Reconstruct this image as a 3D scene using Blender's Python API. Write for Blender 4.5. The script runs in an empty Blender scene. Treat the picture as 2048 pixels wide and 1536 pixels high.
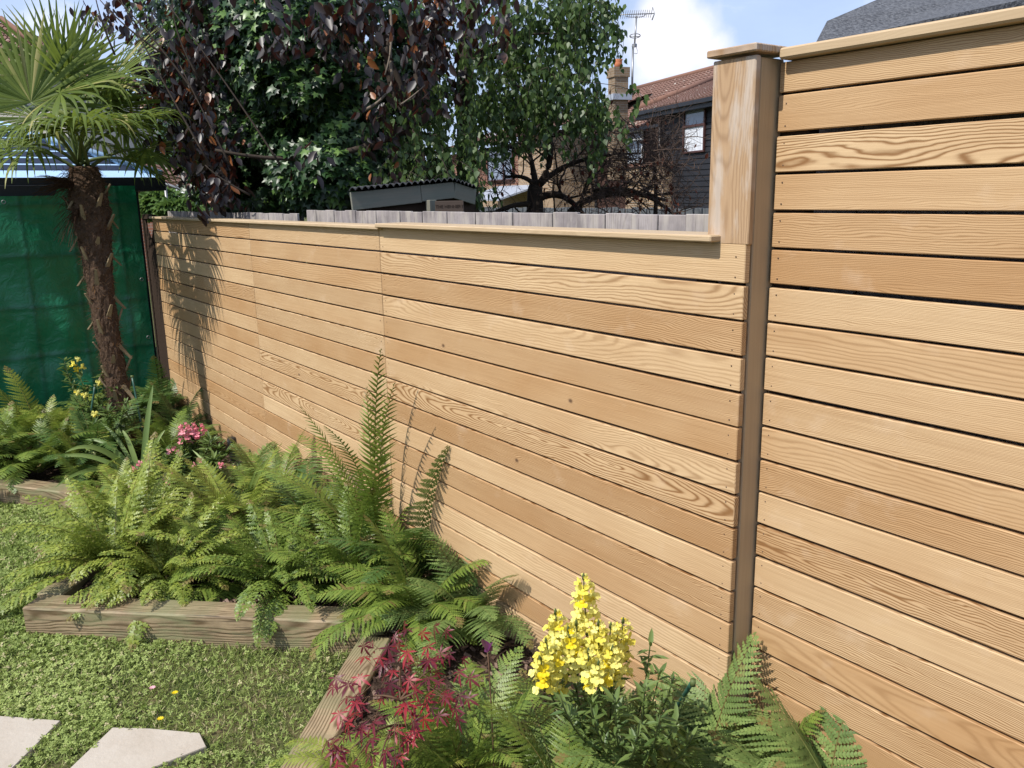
import bpy, math, random
import numpy as np
from mathutils import Vector, Matrix
rad = math.radians
random.seed(7); rs = np.random.RandomState(11)
SC = bpy.context.scene; COL = SC.collection
# ------------------------------------------------------------------ camera
R = np.array([[0.59567197, -0.16810664, 0.78543941],
              [0.80303972, 0.14579834, -0.57781489],
              [-0.01738125, 0.97492718, 0.22184429]])
FOC = 1668.0; CAM = np.array([0.0, -1.834, 1.9])
cd = bpy.data.cameras.new('camera'); cam = bpy.data.objects.new('camera', cd); COL.objects.link(cam)
cd.sensor_fit = 'HORIZONTAL'; cd.sensor_width = 36.0; cd.lens = 36.0*FOC/2048.0
cd.clip_start = 0.05; cd.clip_end = 900
M4 = Matrix([list(R[i])+[CAM[i]] for i in range(3)]+[[0, 0, 0, 1]]); cam.matrix_world = M4
SC.camera = cam
# ------------------------------------------------------------------ sky and sun
TRAV = Vector((0.0, 1.0, -1.18)).normalized()          # direction sunlight travels
EL = math.asin(-TRAV.z); ROT = math.atan2(-TRAV.x, -TRAV.y)
def ray0(px, py): return tuple(R @ np.array([(px-1024)/FOC, -(py-768)/FOC, -1.0]))
W = bpy.data.worlds.new('World'); SC.world = W; W.use_nodes = True
nt = W.node_tree; nt.nodes.clear()
def wn(t): return nt.nodes.new(t)
wo = wn('ShaderNodeOutputWorld'); bg = wn('ShaderNodeBackground'); sky = wn('ShaderNodeTexSky')
sky.sky_type = 'NISHITA'; sky.sun_disc = False; sky.sun_elevation = EL; sky.sun_rotation = ROT
sky.air_density = 1.0; sky.dust_density = 1.2; sky.ozone_density = 2.0
tc = wn('ShaderNodeTexCoord'); mp = wn('ShaderNodeMapping'); mp.inputs['Scale'].default_value = (1, 1, 2.6)
mp.inputs['Location'].default_value = (0.35, 0.1, 0.0)
nz = wn('ShaderNodeTexNoise'); nz.inputs['Scale'].default_value = 3.1; nz.inputs['Detail'].default_value = 7; nz.inputs['Roughness'].default_value = 0.55
cr = wn('ShaderNodeValToRGB'); cr.color_ramp.elements[0].position = 0.42; cr.color_ramp.elements[1].position = 0.68
cr.color_ramp.elements[0].color = (0.55, 0.55, 0.55, 1); cr.color_ramp.elements[1].color = (.8, .8, .8, 1)
mx = wn('ShaderNodeMix'); mx.data_type = 'RGBA'; mx.inputs['B'].default_value = (7.4, 9.2, 13.4, 1)
nt.links.new(tc.outputs['Generated'], mp.inputs['Vector']); nt.links.new(mp.outputs[0], nz.inputs['Vector'])
nt.links.new(nz.outputs['Fac'], cr.inputs[0]); nt.links.new(cr.outputs[0], mx.inputs['Factor'])
nt.links.new(sky.outputs[0], mx.inputs['A']); cr2 = wn('ShaderNodeValToRGB'); cr2.color_ramp.elements[0].position = 0.56; cr2.color_ramp.elements[1].position = 0.74
mx2 = wn('ShaderNodeMix'); mx2.data_type = 'RGBA'; mx2.inputs['B'].default_value = (12.4, 12.2, 12.6, 1)
nt.links.new(nz.outputs['Fac'], cr2.inputs[0]); nt.links.new(cr2.outputs[0], mx2.inputs['Factor']); nt.links.new(mx.outputs['Result'], mx2.inputs['A'])
# one brighter cumulus low in the sky to the north-west
cdir = Vector(ray0(1345, 80)).normalized()
vm = wn('ShaderNodeVectorMath'); vm.operation = 'DISTANCE'; vm.inputs[1].default_value = cdir; nt.links.new(tc.outputs['Generated'], vm.inputs[0])
nz3 = wn('ShaderNodeTexNoise'); nz3.inputs['Scale'].default_value = 22; nz3.inputs['Detail'].default_value = 6; nt.links.new(tc.outputs['Generated'], nz3.inputs['Vector'])
mt1 = wn('ShaderNodeMath'); mt1.operation = 'MULTIPLY_ADD'; mt1.inputs[1].default_value = -.07; nt.links.new(nz3.outputs['Fac'], mt1.inputs[0]); nt.links.new(vm.outputs['Value'], mt1.inputs[2])
cr3 = wn('ShaderNodeValToRGB'); cr3.color_ramp.elements[0].position = 0.0; cr3.color_ramp.elements[0].color = (1, 1, 1, 1); cr3.color_ramp.elements[1].position = 0.03; cr3.color_ramp.elements[1].color = (0, 0, 0, 1)
nt.links.new(mt1.outputs[0], cr3.inputs[0])
mx3 = wn('ShaderNodeMix'); mx3.data_type = 'RGBA'; mx3.inputs['B'].default_value = (10.6, 10.8, 12.0, 1)
nt.links.new(cr3.outputs[0], mx3.inputs['Factor']); nt.links.new(mx2.outputs['Result'], mx3.inputs['A']); nt.links.new(mx3.outputs['Result'], bg.inputs[0])
bg.inputs[1].default_value = 0.085
nt.links.new(bg.outputs[0], wo.inputs[0])
sl = bpy.data.lights.new('sun', 'SUN'); sl.energy = 4.8; sl.angle = rad(0.53); sl.color = (1.0, 0.955, 0.88)
so = bpy.data.objects.new('sun', sl); COL.objects.link(so)
so.rotation_euler = TRAV.to_track_quat('-Z', 'Y').to_euler(); so.location = (0, -20, 25)
SC.view_settings.view_transform = 'Standard'; SC.view_settings.look = 'None'
SC.view_settings.exposure = 0.22; SC.view_settings.gamma = 1
SC.cycles.max_bounces = 8; SC.cycles.diffuse_bounces = 2; SC.cycles.transparent_max_bounces = 6

# ------------------------------------------------------------------ pixel -> world helpers (full photo pixels)
def ray(px, py): return R @ np.array([(px-1024)/FOC, -(py-768)/FOC, -1.0])
def onplane(px, py, ax, val):
    v = ray(px, py); return CAM + v*(val-CAM[ax])/v[ax]
def G(px, py, z=0.0): return onplane(px, py, 2, z)
def PY(px, py, y): return onplane(px, py, 1, y)
def PX(px, py, x): return onplane(px, py, 0, x)
def D(px, py, d): return CAM + ray(px, py)*d
RIGHT = R[:, 0]; UP = R[:, 1]; BACK = R[:, 2]
# ------------------------------------------------------------------ object helpers
def tag(o, label=None, cat=None, group=None, kind=None):
    if label: o['label'] = label
    if cat: o['category'] = cat
    if group: o['group'] = group
    if kind: o['kind'] = kind
    return o
def empty(name, loc, label, cat, group=None, rz=0.0):
    o = bpy.data.objects.new(name, None); COL.objects.link(o); o.location = Vector(loc); o.rotation_euler = (0, 0, rz)
    o.empty_display_size = 0.1
    return tag(o, label, cat, group)
def wmat(o):
    m = Matrix.LocRotScale(o.location, o.rotation_euler, None)
    return wmat(o.parent) @ o.matrix_parent_inverse @ m if o.parent else m
def link(name, me, parent=None, keep=True):
    o = bpy.data.objects.new(name, me); COL.objects.link(o)
    if parent is not None:
        o.parent = parent
        if keep:   # mesh is given in world coordinates
            o.matrix_parent_inverse = wmat(parent).inverted()
    return o
class MB:
    def __init__(s): s.v = []; s.f = []; s.bp = []; s.br = []; s.mi = []; s.sm = []
    def add(s, vs, fs, bp=None, br=(0, 0, 0), mi=0, smooth=False):
        n = len(s.v); s.v += [tuple(v) for v in vs]; s.f += [tuple(i+n for i in f) for f in fs]
        s.bp += [tuple(b) for b in (bp if bp is not None else vs)]; s.br += [br]*len(vs)
        s.mi += [mi]*len(fs); s.sm += [smooth]*len(fs)
    def mesh(s, name, mats):
        me = bpy.data.meshes.new(name); me.from_pydata(s.v, [], s.f)
        if not isinstance(mats, (list, tuple)): mats = [mats]
        for m in mats: me.materials.append(m)
        me.polygons.foreach_set('material_index', s.mi); me.polygons.foreach_set('use_smooth', s.sm)
        for nm, dat in (('bp', s.bp), ('br', s.br)):
            a = me.attributes.new(nm, 'FLOAT_VECTOR', 'POINT'); a.data.foreach_set('vector', np.array(dat, dtype=np.float32).ravel())
        me.update(); return me
    def build(s, name, mats, parent=None, keep=True): return link(name, s.mesh(name, mats), parent, keep)
def box(mb, c, size, rot=None, ch=0.002, br=None, axis=0, mi=0):
    """chamfered box; axis = grain direction. bp = (along, thickness, across)"""
    sx, sy, sz = [q/2 for q in size]; c = np.array(c, float)
    dims = [sx, sy, sz]; a = axis; b, d = [i for i in range(3) if i != a]
    k = min(ch, dims[b]*.4, dims[d]*.4, dims[a]*.4)
    vs = []
    def P(u, v, w):
        p = [0, 0, 0]; p[a] = u; p[b] = v; p[d] = w; return p
    B, Dd, A = dims[b], dims[d], dims[a]
    for (u, q) in ((-A, k), (-A+k, 0), (A-k, 0), (A, k)):
        for (v, w) in ((-B+q+k*(q == 0), -Dd+q), (B-q-k*(q == 0), -Dd+q), (B-q, -Dd+q+k*(q == 0)), (B-q, Dd-q-k*(q == 0)), (B-q-k*(q == 0), Dd-q), (-B+q+k*(q == 0), Dd-q), (-B+q, Dd-q-k*(q == 0)), (-B+q, -Dd+q+k*(q == 0))):
            vs.append(P(u, v, w))
    fs = []
    for r in range(3):
        for i in range(8):
            j = (i+1) % 8; fs.append((r*8+i, r*8+j, (r+1)*8+j, (r+1)*8+i))
    fs.append(tuple(range(7, -1, -1))); fs.append(tuple(range(24, 32)))
    # orientation: flip when frame (a,b,d) is left-handed
    if a == 1: fs = [f[::-1] for f in fs]
    vs = np.array(vs)
    if br is None: br = (random.random(), random.random(), random.random())
    th, ac = (b, d) if dims[b] <= dims[d] else (d, b)
    bp = np.stack([vs[:, a], vs[:, th], vs[:, ac]], 1)
    if rot is not None: vs = vs @ np.array(rot).T
    mb.add(vs+c, fs, bp, br, mi)
def rotz(a):
    c, s = math.cos(a), math.sin(a); return np.array([[c, -s, 0], [s, c, 0], [0, 0, 1.]])
def tube(mb, pts, rads, n=8, cap=True, mi=0, jit=0.0, br=(0, 0, 0)):
    pts = np.array(pts, float); m = len(pts)
    if np.isscalar(rads): rads = [rads]*m
    t = np.gradient(pts, axis=0); t /= np.linalg.norm(t, axis=1)[:, None]+1e-9
    ref = np.array([0.31, 0.2, 0.93]) if abs(t[0][2]) < .9 else np.array([0.95, 0.3, 0.1])
    vs = []; bp = []
    L = 0
    for i in range(m):
        a = np.cross(t[i], ref); a /= np.linalg.norm(a)+1e-9; b = np.cross(t[i], a); ref = ref
        if i: L += np.linalg.norm(pts[i]-pts[i-1])
        for k in range(n):
            th = 2*math.pi*k/n; r = rads[i]*(1+jit*(random.random()-.5))
            vs.append(pts[i]+a*math.cos(th)*r+b*math.sin(th)*r); bp.append((L, math.cos(th)*rads[i], math.sin(th)*rads[i]))
    fs = [(i*n+k, i*n+(k+1) % n, (i+1)*n+(k+1) % n, (i+1)*n+k) for i in range(m-1) for k in range(n)]
    if cap: fs += [tuple(range(n-1, -1, -1)), tuple(range((m-1)*n, m*n))]
    mb.add(vs, fs, bp, br, mi, True)
def bez(a, b, c, n=8):
    a, b, c = map(np.array, (a, b, c)); return [a*(1-t)**2+2*b*t*(1-t)+c*t*t for t in np.linspace(0, 1, n)]
def scatter(name, tv, tf, pos, frm, rnd, mat, parent=None, keep=True, smooth=False):
    """many copies of one small leaf template in one mesh. frm (N,3,3): columns = x,y,z axes incl. scale"""
    N = len(pos); tv = np.array(tv, float); n = len(tv)
    V = (np.einsum('nij,kj->nki', frm, tv)+pos[:, None, :]).reshape(-1, 3).astype(np.float32)
    fl = [len(f) for f in tf]; flat = np.array([i for f in tf for i in f])
    LI = (flat[None, :]+(np.arange(N)*n)[:, None]).ravel().astype(np.int32)
    tot = np.tile(fl, N).astype(np.int32); st = np.concatenate([[0], np.cumsum(tot)[:-1]]).astype(np.int32)
    me = bpy.data.meshes.new(name); me.vertices.add(len(V)); me.vertices.foreach_set('co', V.ravel())
    me.loops.add(len(LI)); me.loops.foreach_set('vertex_index', LI)
    me.polygons.add(len(tot)); me.polygons.foreach_set('loop_start', st); me.polygons.foreach_set('loop_total', tot)
    me.materials.append(mat)
    a = me.attributes.new('rnd', 'FLOAT', 'POINT'); a.data.foreach_set('value', np.repeat(rnd, n).astype(np.float32))
    if smooth: me.polygons.foreach_set('use_smooth', [True]*len(tot))
    me.update(); me.validate()
    return link(name, me, parent, keep)
def frames(yax, nrm, sc):
    y = yax/(np.linalg.norm(yax, axis=1)[:, None]+1e-9); x = np.cross(y, nrm); x /= np.linalg.norm(x, axis=1)[:, None]+1e-9
    z = np.cross(x, y); F = np.stack([x, y, z], 2); return F*np.asarray(sc)[:, None, None]
def unit(N):
    v = rs.normal(size=(N, 3)); return v/np.linalg.norm(v, axis=1)[:, None]

# ------------------------------------------------------------------ material DSL
class MT:
    def __init__(s, name):
        s.m = bpy.data.materials.new(name); s.m.use_nodes = True; s.t = s.m.node_tree; s.t.nodes.clear()
        s.out = s.t.nodes.new('ShaderNodeOutputMaterial'); s.p = s.t.nodes.new('ShaderNodeBsdfPrincipled')
        s.t.links.new(s.p.outputs[0], s.out.inputs[0])
    def n(s, t): return s.t.nodes.new(t)
    def put(s, inp, v):
        if isinstance(v, bpy.types.NodeSocket): s.t.links.new(v, inp)
        elif isinstance(v, (tuple, list)) and len(v) == 3 and inp.type == 'RGBA': inp.default_value = (*v, 1)
        else: inp.default_value = v
    def math(s, op, a, b=0.0, c=0.0, clamp=False):
        n = s.n('ShaderNodeMath'); n.operation = op; n.use_clamp = clamp
        s.put(n.inputs[0], a); s.put(n.inputs[1], b); s.put(n.inputs[2], c); return n.outputs[0]
    def attr(s, nm):
        n = s.n('ShaderNodeAttribute'); n.attribute_name = nm; return n
    def obj(s): return s.n('ShaderNodeTexCoord').outputs['Object']
    def pos(s): return s.n('ShaderNodeNewGeometry').outputs['Position']
    def sep(s, v):
        n = s.n('ShaderNodeSeparateXYZ'); s.put(n.inputs[0], v); return n.outputs
    def comb(s, x, y, z):
        n = s.n('ShaderNodeCombineXYZ'); s.put(n.inputs[0], x); s.put(n.inputs[1], y); s.put(n.inputs[2], z); return n.outputs[0]
    def scale(s, v, sc, loc=(0, 0, 0)):
        n = s.n('ShaderNodeMapping'); s.put(n.inputs['Vector'], v); n.inputs['Scale'].default_value = sc; n.inputs['Location'].default_value = loc; return n.outputs[0]
    def noise(s, v, sc=5.0, det=4.0, ro=0.5, dist=0.0, col=False):
        n = s.n('ShaderNodeTexNoise'); s.put(n.inputs['Vector'], v); n.inputs['Scale'].default_value = sc
        n.inputs['Detail'].default_value = det; n.inputs['Roughness'].default_value = ro; n.inputs['Distortion'].default_value = dist
        return n.outputs['Color' if col else 'Fac']
    def ramp(s, f, stops):
        n = s.n('ShaderNodeValToRGB'); e = n.color_ramp.elements
        while len(e) < len(stops): e.new(0.5)
        for q, (p, c) in zip(e, stops):
            q.position = p; q.color = (*c, 1) if isinstance(c, (tuple, list)) else (c, c, c, 1)
        s.put(n.inputs[0], f); return n.outputs[0]
    def mix(s, f, a, b, mode='MIX'):
        n = s.n('ShaderNodeMix'); n.data_type = 'RGBA'; n.blend_type = mode
        s.put(n.inputs['Factor'], f); s.put(n.inputs['A'], a); s.put(n.inputs['B'], b); return n.outputs['Result']
    def bump(s, h, st=0.3, dist=0.002):
        n = s.n('ShaderNodeBump'); n.inputs['Strength'].default_value = st; n.inputs['Distance'].default_value = dist
        s.put(n.inputs['Height'], h); s.t.links.new(n.outputs[0], s.p.inputs['Normal']); return n.outputs[0]
    def fin(s, col, rough=0.7, spec=0.3, metal=0.0, **k):
        s.put(s.p.inputs['Base Color'], col); s.put(s.p.inputs['Roughness'], rough)
        s.p.inputs['Specular IOR Level'].default_value = spec; s.p.inputs['Metallic'].default_value = metal
        return s.m
    def leafy(s, col, trans, fac=0.35, rough=0.5, spec=0.35):
        s.fin(col, rough, spec)
        t = s.n('ShaderNodeBsdfTranslucent'); s.put(t.inputs[0], trans); mxs = s.n('ShaderNodeMixShader'); mxs.inputs[0].default_value = fac
        s.t.links.new(s.p.outputs[0], mxs.inputs[1]); s.t.links.new(t.outputs[0], mxs.inputs[2]); s.t.links.new(mxs.outputs[0], s.out.inputs[0])
        return s.m
def plain(name, col, rough=0.7, spec=0.3, metal=0.0, var=0.15, sc=20.0, bump=0.0):
    m = MT(name); n = m.noise(m.obj(), sc, 5, .6)
    c = m.mix(n, tuple(q*(1-var) for q in col), tuple(min(1, q*(1+var)) for q in col))
    if bump: m.bump(n, bump, .004)
    return m.fin(c, rough, spec, metal)
def wood(name, light, dark, late, ringf=620.0, strength=(0.25, 0.95), rough=0.62, slopek=0.16, bumpk=0.35, grey=0.0, greycol=(.4, .38, .36), quarter=.42, crack=0.0, knots=False, splash=False):
    """sawn timber: the board is cut out of a wavy log (rings in 3D)"""
    m = MT(name); bp = m.sep(m.attr('bp').outputs['Vector']); br = m.sep(m.attr('br').outputs['Vector'])
    u, th, ac = bp[0], bp[1], bp[2]; r1, r2, r3 = br[0], br[1], br[2]
    off = m.math('MULTIPLY', r1, 37.0); off2 = m.math('MULTIPLY', r2, 53.0)
    uu = m.math('ADD', u, off)
    nv = m.comb(m.math('MULTIPLY', uu, 1.6), m.math('MULTIPLY', ac, 6.0), off2)
    nlow = m.noise(nv, 1.0, 2, .5); nlo2 = m.noise(nv, 2.3, 3, .55, .3)
    dep = m.math('ADD', th, m.math('MULTIPLY', m.math('SUBTRACT', r1, .5), .08))
    dep = m.math('ADD', dep, m.math('MULTIPLY', m.math('SUBTRACT', nlow, .5), .10))
    dep = m.math('ADD', dep, m.math('MULTIPLY', u, m.math('MULTIPLY', m.math('SUBTRACT', r2, .5), slopek)))
    if knots:
        ku = m.math('SUBTRACT', u, m.math('MULTIPLY', m.math('SUBTRACT', m.math('FRACT', m.math('MULTIPLY', r1, 23.0)), .5), 1.5))
        ka = m.math('SUBTRACT', ac, m.math('MULTIPLY', m.math('SUBTRACT', m.math('FRACT', m.math('MULTIPLY', r2, 31.0)), .5), .06))
        kd = m.math('SQRT', m.math('ADD', m.math('MULTIPLY', m.math('MULTIPLY', ku, ku), .45), m.math('MULTIPLY', ka, ka)))
        kon = m.math('GREATER_THAN', m.math('FRACT', m.math('MULTIPLY', r3, 17.0)), .74)
        dep = m.math('ADD', dep, m.math('MULTIPLY', kon, m.math('MULTIPLY', m.math('POWER', 2.718, m.math('MULTIPLY', kd, -55.0)), .03)))
    acr = m.math('ADD', ac, m.math('MULTIPLY', m.math('SUBTRACT', r3, .5), .20))
    acr = m.math('ADD', acr, m.math('MULTIPLY', m.math('SUBTRACT', nlo2, .5), .035))
    cls = m.math('GREATER_THAN', m.math('FRACT', m.math('MULTIPLY', r3, 5.7)), quarter)      # 1 = quarter sawn, straight fine lines
    acr = m.math('ADD', acr, m.math('MULTIPLY', cls, .34)); dep = m.math('MULTIPLY', dep, m.math('SUBTRACT', 1.0, m.math('MULTIPLY', cls, .45)))
    rr = m.math('SQRT', m.math('ADD', m.math('MULTIPLY', dep, dep), m.math('MULTIPLY', acr, acr)))
    fr = m.math('MULTIPLY', rr, m.math('ADD', m.math('MULTIPLY', cls, ringf*.5), m.math('ADD', ringf*.6, m.math('MULTIPLY', r3, ringf*.9))))
    fine = m.noise(m.comb(m.math('MULTIPLY', uu, 9.0), m.math('MULTIPLY', ac, 60.0), off2), 1.0, 4, .6)
    fr = m.math('ADD', fr, m.math('MULTIPLY', fine, 1.3))
    s = m.math('ADD', m.math('MULTIPLY', m.math('SINE', fr), .5), .5)
    s = m.math('POWER', s, 2.4)
    st = m.math('ADD', strength[0], m.math('MULTIPLY', m.math('POWER', m.math('FRACT', m.math('MULTIPLY', r2, 7.3)), 1.25), strength[1]-strength[0]))
    patch = m.noise(m.comb(m.math('MULTIPLY', uu, 2.2), m.math('MULTIPLY', ac, 5.0), off), 1.0, 3, .5)
    streak = m.noise(m.comb(m.math('MULTIPLY', uu, 3.0), m.math('MULTIPLY', ac, 140.0), off), 1.0, 5, .65)
    tone = m.math('ADD', m.math('MULTIPLY', m.math('FRACT', m.math('MULTIPLY', r1, 11.7)), .75), m.math('MULTIPLY', patch, .95))
    tone = m.math('SUBTRACT', tone, .36, clamp=True)
    base = m.mix(tone, light, dark)
    base = m.mix(m.math('MULTIPLY', m.math('SUBTRACT', streak, .35, clamp=True), .8), base, late)
    c = m.mix(m.math('MULTIPLY', s, st), base, late)
    if knots:
        kf = m.math('MULTIPLY', kon, m.ramp(kd, [(.004, 1.0), (.0095, 0.0)])); c = m.mix(m.math('MULTIPLY', kf, .85), c, (.07, .035, .02))
    if splash:
        pz = m.sep(m.pos())[2]; sn = m.noise(m.pos(), 9.0, 5, .7)
        c = m.mix(m.ramp(m.math('ADD', pz, m.math('MULTIPLY', sn, .45)), [(.28, .45), (.55, 0.0)]), c, (.27, .19, .12))
        wt = m.noise(m.comb(m.math('MULTIPLY', uu, 7.0), m.math('MULTIPLY', ac, 9.0), off), 1.0, 4, .6); c = m.mix(m.ramp(wt, [(.60, 0.0), (.76, .16)]), c, (.70, .56, .42))
    if crack:
        ck = m.noise(m.comb(m.math('MULTIPLY', uu, 4.0), m.math('MULTIPLY', ac, 130.0), off), 1.0, 2, .4); c = m.mix(m.math('MULTIPLY', m.ramp(ck, [(.64, 0.0), (.67, 1.0)]), crack), c, (.035, .025, .017))
        ds = m.noise(m.pos(), 6.0, 5, .65); c = m.mix(m.ramp(ds, [(.42, 0.0), (.66, .6)]), c, tuple(.45*v for v in dark))
    if grey:
        g = m.noise(m.comb(m.math('MULTIPLY', uu, 5.0), m.math('MULTIPLY', ac, 22.0), off2), 1.0, 4, .6)
        c = m.mix(m.math('MULTIPLY', m.ramp(g, [(.45, 0.0), (.62, 1.0)]), grey), c, greycol)
    m.bump(m.math('SUBTRACT', m.math('MULTIPLY', streak, .4), m.math('MULTIPLY', s, st)), bumpk, .0012)
    return m.fin(c, rough, .25)
def leafmat(name, a, b, tr, fac=.35, rough=.45, spec=.4, c=None):
    m = MT(name); r = m.attr('rnd').outputs['Fac']; n = m.noise(m.pos(), 9.0, 2)
    st = [(0.0, a), (0.72, b)]
    if c: st.append((.86, c))
    col = m.ramp(m.math('ADD', m.math('MULTIPLY', r, .88), m.math('MULTIPLY', m.math('SUBTRACT', n, .45), .35)), st)
    return m.leafy(col, m.mix(.65, col, tr), fac, rough, spec)

M = {}
M['cedar'] = wood('cedar boards', (.63, .455, .265), (.43, .25, .115), (.225, .11, .04), ringf=900.0, strength=(.35, 1.0), quarter=.48, knots=True, splash=True)
M['cedar_cap'] = wood('cedar cap', (.52, .40, .26), (.44, .32, .19), (.30, .20, .11), ringf=900, strength=(.1, .4))
M['cedar_weather'] = wood('weathered cedar', (.46, .32, .20), (.40, .25, .13), (.21, .12, .06), strength=(.4, .7), grey=.55, greycol=(.52, .47, .42), slopek=.4, quarter=.97, ringf=700, bumpk=1.0)
M['sleeper'] = wood('sleeper timber', (.40, .30, .185), (.26, .19, .11), (.12, .08, .04), ringf=760, strength=(.6, 1.0), grey=.8, greycol=(.20, .195, .10), bumpk=1.0, crack=.9)
M['greyboard'] = wood('weathered grey boards', (.40, .365, .355), (.27, .24, .235), (.17, .145, .14), ringf=900, strength=(.3, .8), grey=.45, greycol=(.47, .43, .37), rough=.85, crack=.5)
M['greyfascia'] = wood('old fascia timber', (.22, .21, .17), (.17, .165, .13), (.10, .10, .08), strength=(.1, .3), grey=.5, greycol=(.15, .17, .14), rough=.85)
M['darkwood'] = plain('dark stained wood', (.035, .022, .015), .8, .2)
M['blackplastic'] = plain('black plastic', (.02, .021, .023), .35, .5)
M['greenplastic'] = plain('green plastic coated cane', (.025, .085, .06), .4, .5)
M['greymetal'] = plain('grey metal', (.28, .28, .28), .45, .5, .7)
M['rust'] = plain('nail heads', (.1, .06, .04), .7, .2)
M['bark'] = plain('dark bark', (.045, .034, .026), .9, .2, sc=60, bump=.5, var=.4)
M['palebark'] = plain('pale branch bark', (.16, .13, .10), .9, .2, sc=60, var=.3)

# ------------------------------------------------------------------ ground, lawn, bed soil
m = MT('lawn earth'); n1 = m.noise(m.pos(), 5.0, 6, .65); n2 = m.noise(m.pos(), 60.0, 4, .7)
c = m.mix(m.ramp(n1, [(.4, 0.0), (.65, 1.0)]), (.055, .075, .022), (.16, .11, .065)); c = m.mix(m.math('MULTIPLY', n2, .6), c, (.07, .10, .03))
m.bump(n2, .6, .02); M['earth'] = m.fin(c, .95, .1)
mb = MB(); S = 400
mb.add([(-S, -S, 0), (S, -S, 0), (S, S, 0), (-S, S, 0)], [(0, 1, 2, 3)])
tag(mb.build('ground', M['earth']), kind='structure')
m = MT('bark mulch soil'); n1 = m.noise(m.pos(), 45.0, 6, .7); n2 = m.noise(m.pos(), 160.0, 3, .6)
c = m.ramp(n1, [(.3, (.022, .014, .010)), (.55, (.065, .042, .03)), (.75, (.14, .095, .07))]); m.bump(m.math('ADD', n1, m.math('MULTIPLY', n2, .4)), 1.0, .02)
M['soil'] = m.fin(c, .95, .1)
BED = [(-8.0, .0), (-8.0, -2.70), (-7.26, -2.20), (-5.08, -.76), (-4.90, -.68), (-4.13, -1.40), (-4.08, -1.52), (-2.98, -.36), (-2.87, -.42), (-1.15, -1.92), (1.5, -1.92), (1.5, 0.11), (-1.43, .11), (-1.43, 0.0)]
def inpoly(x, y, P):
    x = np.asarray(x, float); y = np.asarray(y, float); ins = np.zeros(x.shape, bool); j = len(P)-1
    for i in range(len(P)):
        xi, yi = P[i]; xj, yj = P[j]
        k = ((yi > y) != (yj > y)) & (x < (xj-xi)*(y-yi)/(yj-yi+1e-12)+xi); ins ^= k; j = i
    return ins
def bedz(x, y): return .10+.018*math.sin(x*7.3+y*5.1)+.012*math.sin(x*17.0-y*13.0)
mb = MB(); gx = np.arange(-8.0, 1.5, .04); gy = np.arange(-3.2, .14, .04); idx = {}
for i, x in enumerate(gx):
    for j, y in enumerate(gy):
        if inpoly(x+.02, y+.02, BED):
            q = []
            for (a, b) in ((i, j), (i+1, j), (i+1, j+1), (i, j+1)):
                if (a, b) not in idx:
                    X, Y = -8+a*.04, -3.2+b*.04; idx[(a, b)] = len(mb.v)
                    mb.add([(X, Y, bedz(X, Y)+rs.uniform(-.006, .006))], [])
                q.append(idx[(a, b)])
            mb.f.append(tuple(q)); mb.mi.append(0); mb.sm.append(True)
tag(mb.build('soil', M['soil']), kind='structure')
# bark chips in the bed (uncountable)
N = 9000; x = rs.uniform(-5.8, -1.2, N); y = rs.uniform(-1.6, .0, N); k = inpoly(x, y, BED); x, y = x[k], y[k]; N = len(x)
tv = [(-.5, -.2, 0), (.5, -.25, 0), (.6, .15, .1), (-.45, .25, .05)]
pos = np.stack([x, y, [bedz(a, b)+.006 for a, b in zip(x, y)]], 1)
nr = unit(N)*.5+np.array([0, 0, 1.]); yv = unit(N)
m = MT('bark chip'); r = m.attr('rnd').outputs['Fac']
M['chip'] = m.fin(m.ramp(r, [(0, (.035, .022, .016)), (.6, (.12, .075, .055)), (1, (.24, .17, .13))]), .9, .15)
tag(scatter('bark_mulch', tv, [(0, 1, 2, 3)], pos, frames(yv, nr, rs.uniform(.012, .035, N)), rs.rand(N), M['chip']), 'brown bark chips scattered over the soil of the raised bed', kind='stuff')

# ------------------------------------------------------------------ low cedar fence (front face in the plane y = 0)
def rbr(flat):
    while True:
        q = (random.random(), random.random(), random.random())
        if ((q[2]*5.7) % 1.0 > .48) != flat: return q
def ry(t): return np.array([[math.cos(t), 0, math.sin(t)], [0, 1, 0], [-math.sin(t), 0, math.cos(t)]])
def board_nails(mb, pts, y):
    for (x, z) in pts:
        for k in range(1):
            tube(mb, [(x, y-.0008, z), (x, y+.003, z)], .0022, 6)
lf = empty('cedar_fence', (-4.5, 0, .1), 'long low fence of horizontal golden cedar boards ending at the tall post', 'fence', 'new cedar fences')
P0 = .1; GAP = .0085
bays = [(-7.57, -5.242), (-5.238, -3.512), (-3.508, -1.434)]
for bi, (xa, xb) in enumerate(bays):
    mb = MB()
    for k in range(18):
        zt = 1.75-k*P0-.003+(.012 if k == 0 else 0)+rs.uniform(-.0012, .0012); zb = 1.75-(k+1)*P0+GAP-.003
        br = rbr(random.random() < .40)
        if bi == 2 and k in (7, 8, 10): br = (.5+.04*(k-8), .82, .46+.05*(k-8)/2)
        box(mb, ((xa+xb)/2, .011+rs.uniform(-.0008, .0008), (zt+zb)/2), (xb-xa, .022, zt-zb), ry(rs.uniform(-.0011, .0011) if k else 0), ch=.0022, br=br)
    mb.build('slat_panel', M['cedar'], lf)
mb = MB()
for xa, xb in bays:
    for k in range(1, 18):
        board_nails(mb, [(xa+.03, 1.75-k*P0+.025), (xa+.03, 1.75-k*P0-.025-.05*0+.0), (xb-.03, 1.75-k*P0+.02), (xb-.03, 1.75-k*P0+.075)], 0)
mb.build('nail_head', M['rust'], lf)['kind'] = 'stuff'
for x in (-7.4, -6.3, -5.24, -4.4, -3.51, -2.5, -1.6):
    mb = MB(); box(mb, (x, .047, .95), (.045, .045, 1.6), axis=2); mb.build('batten', M['darkwood'], lf)
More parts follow.
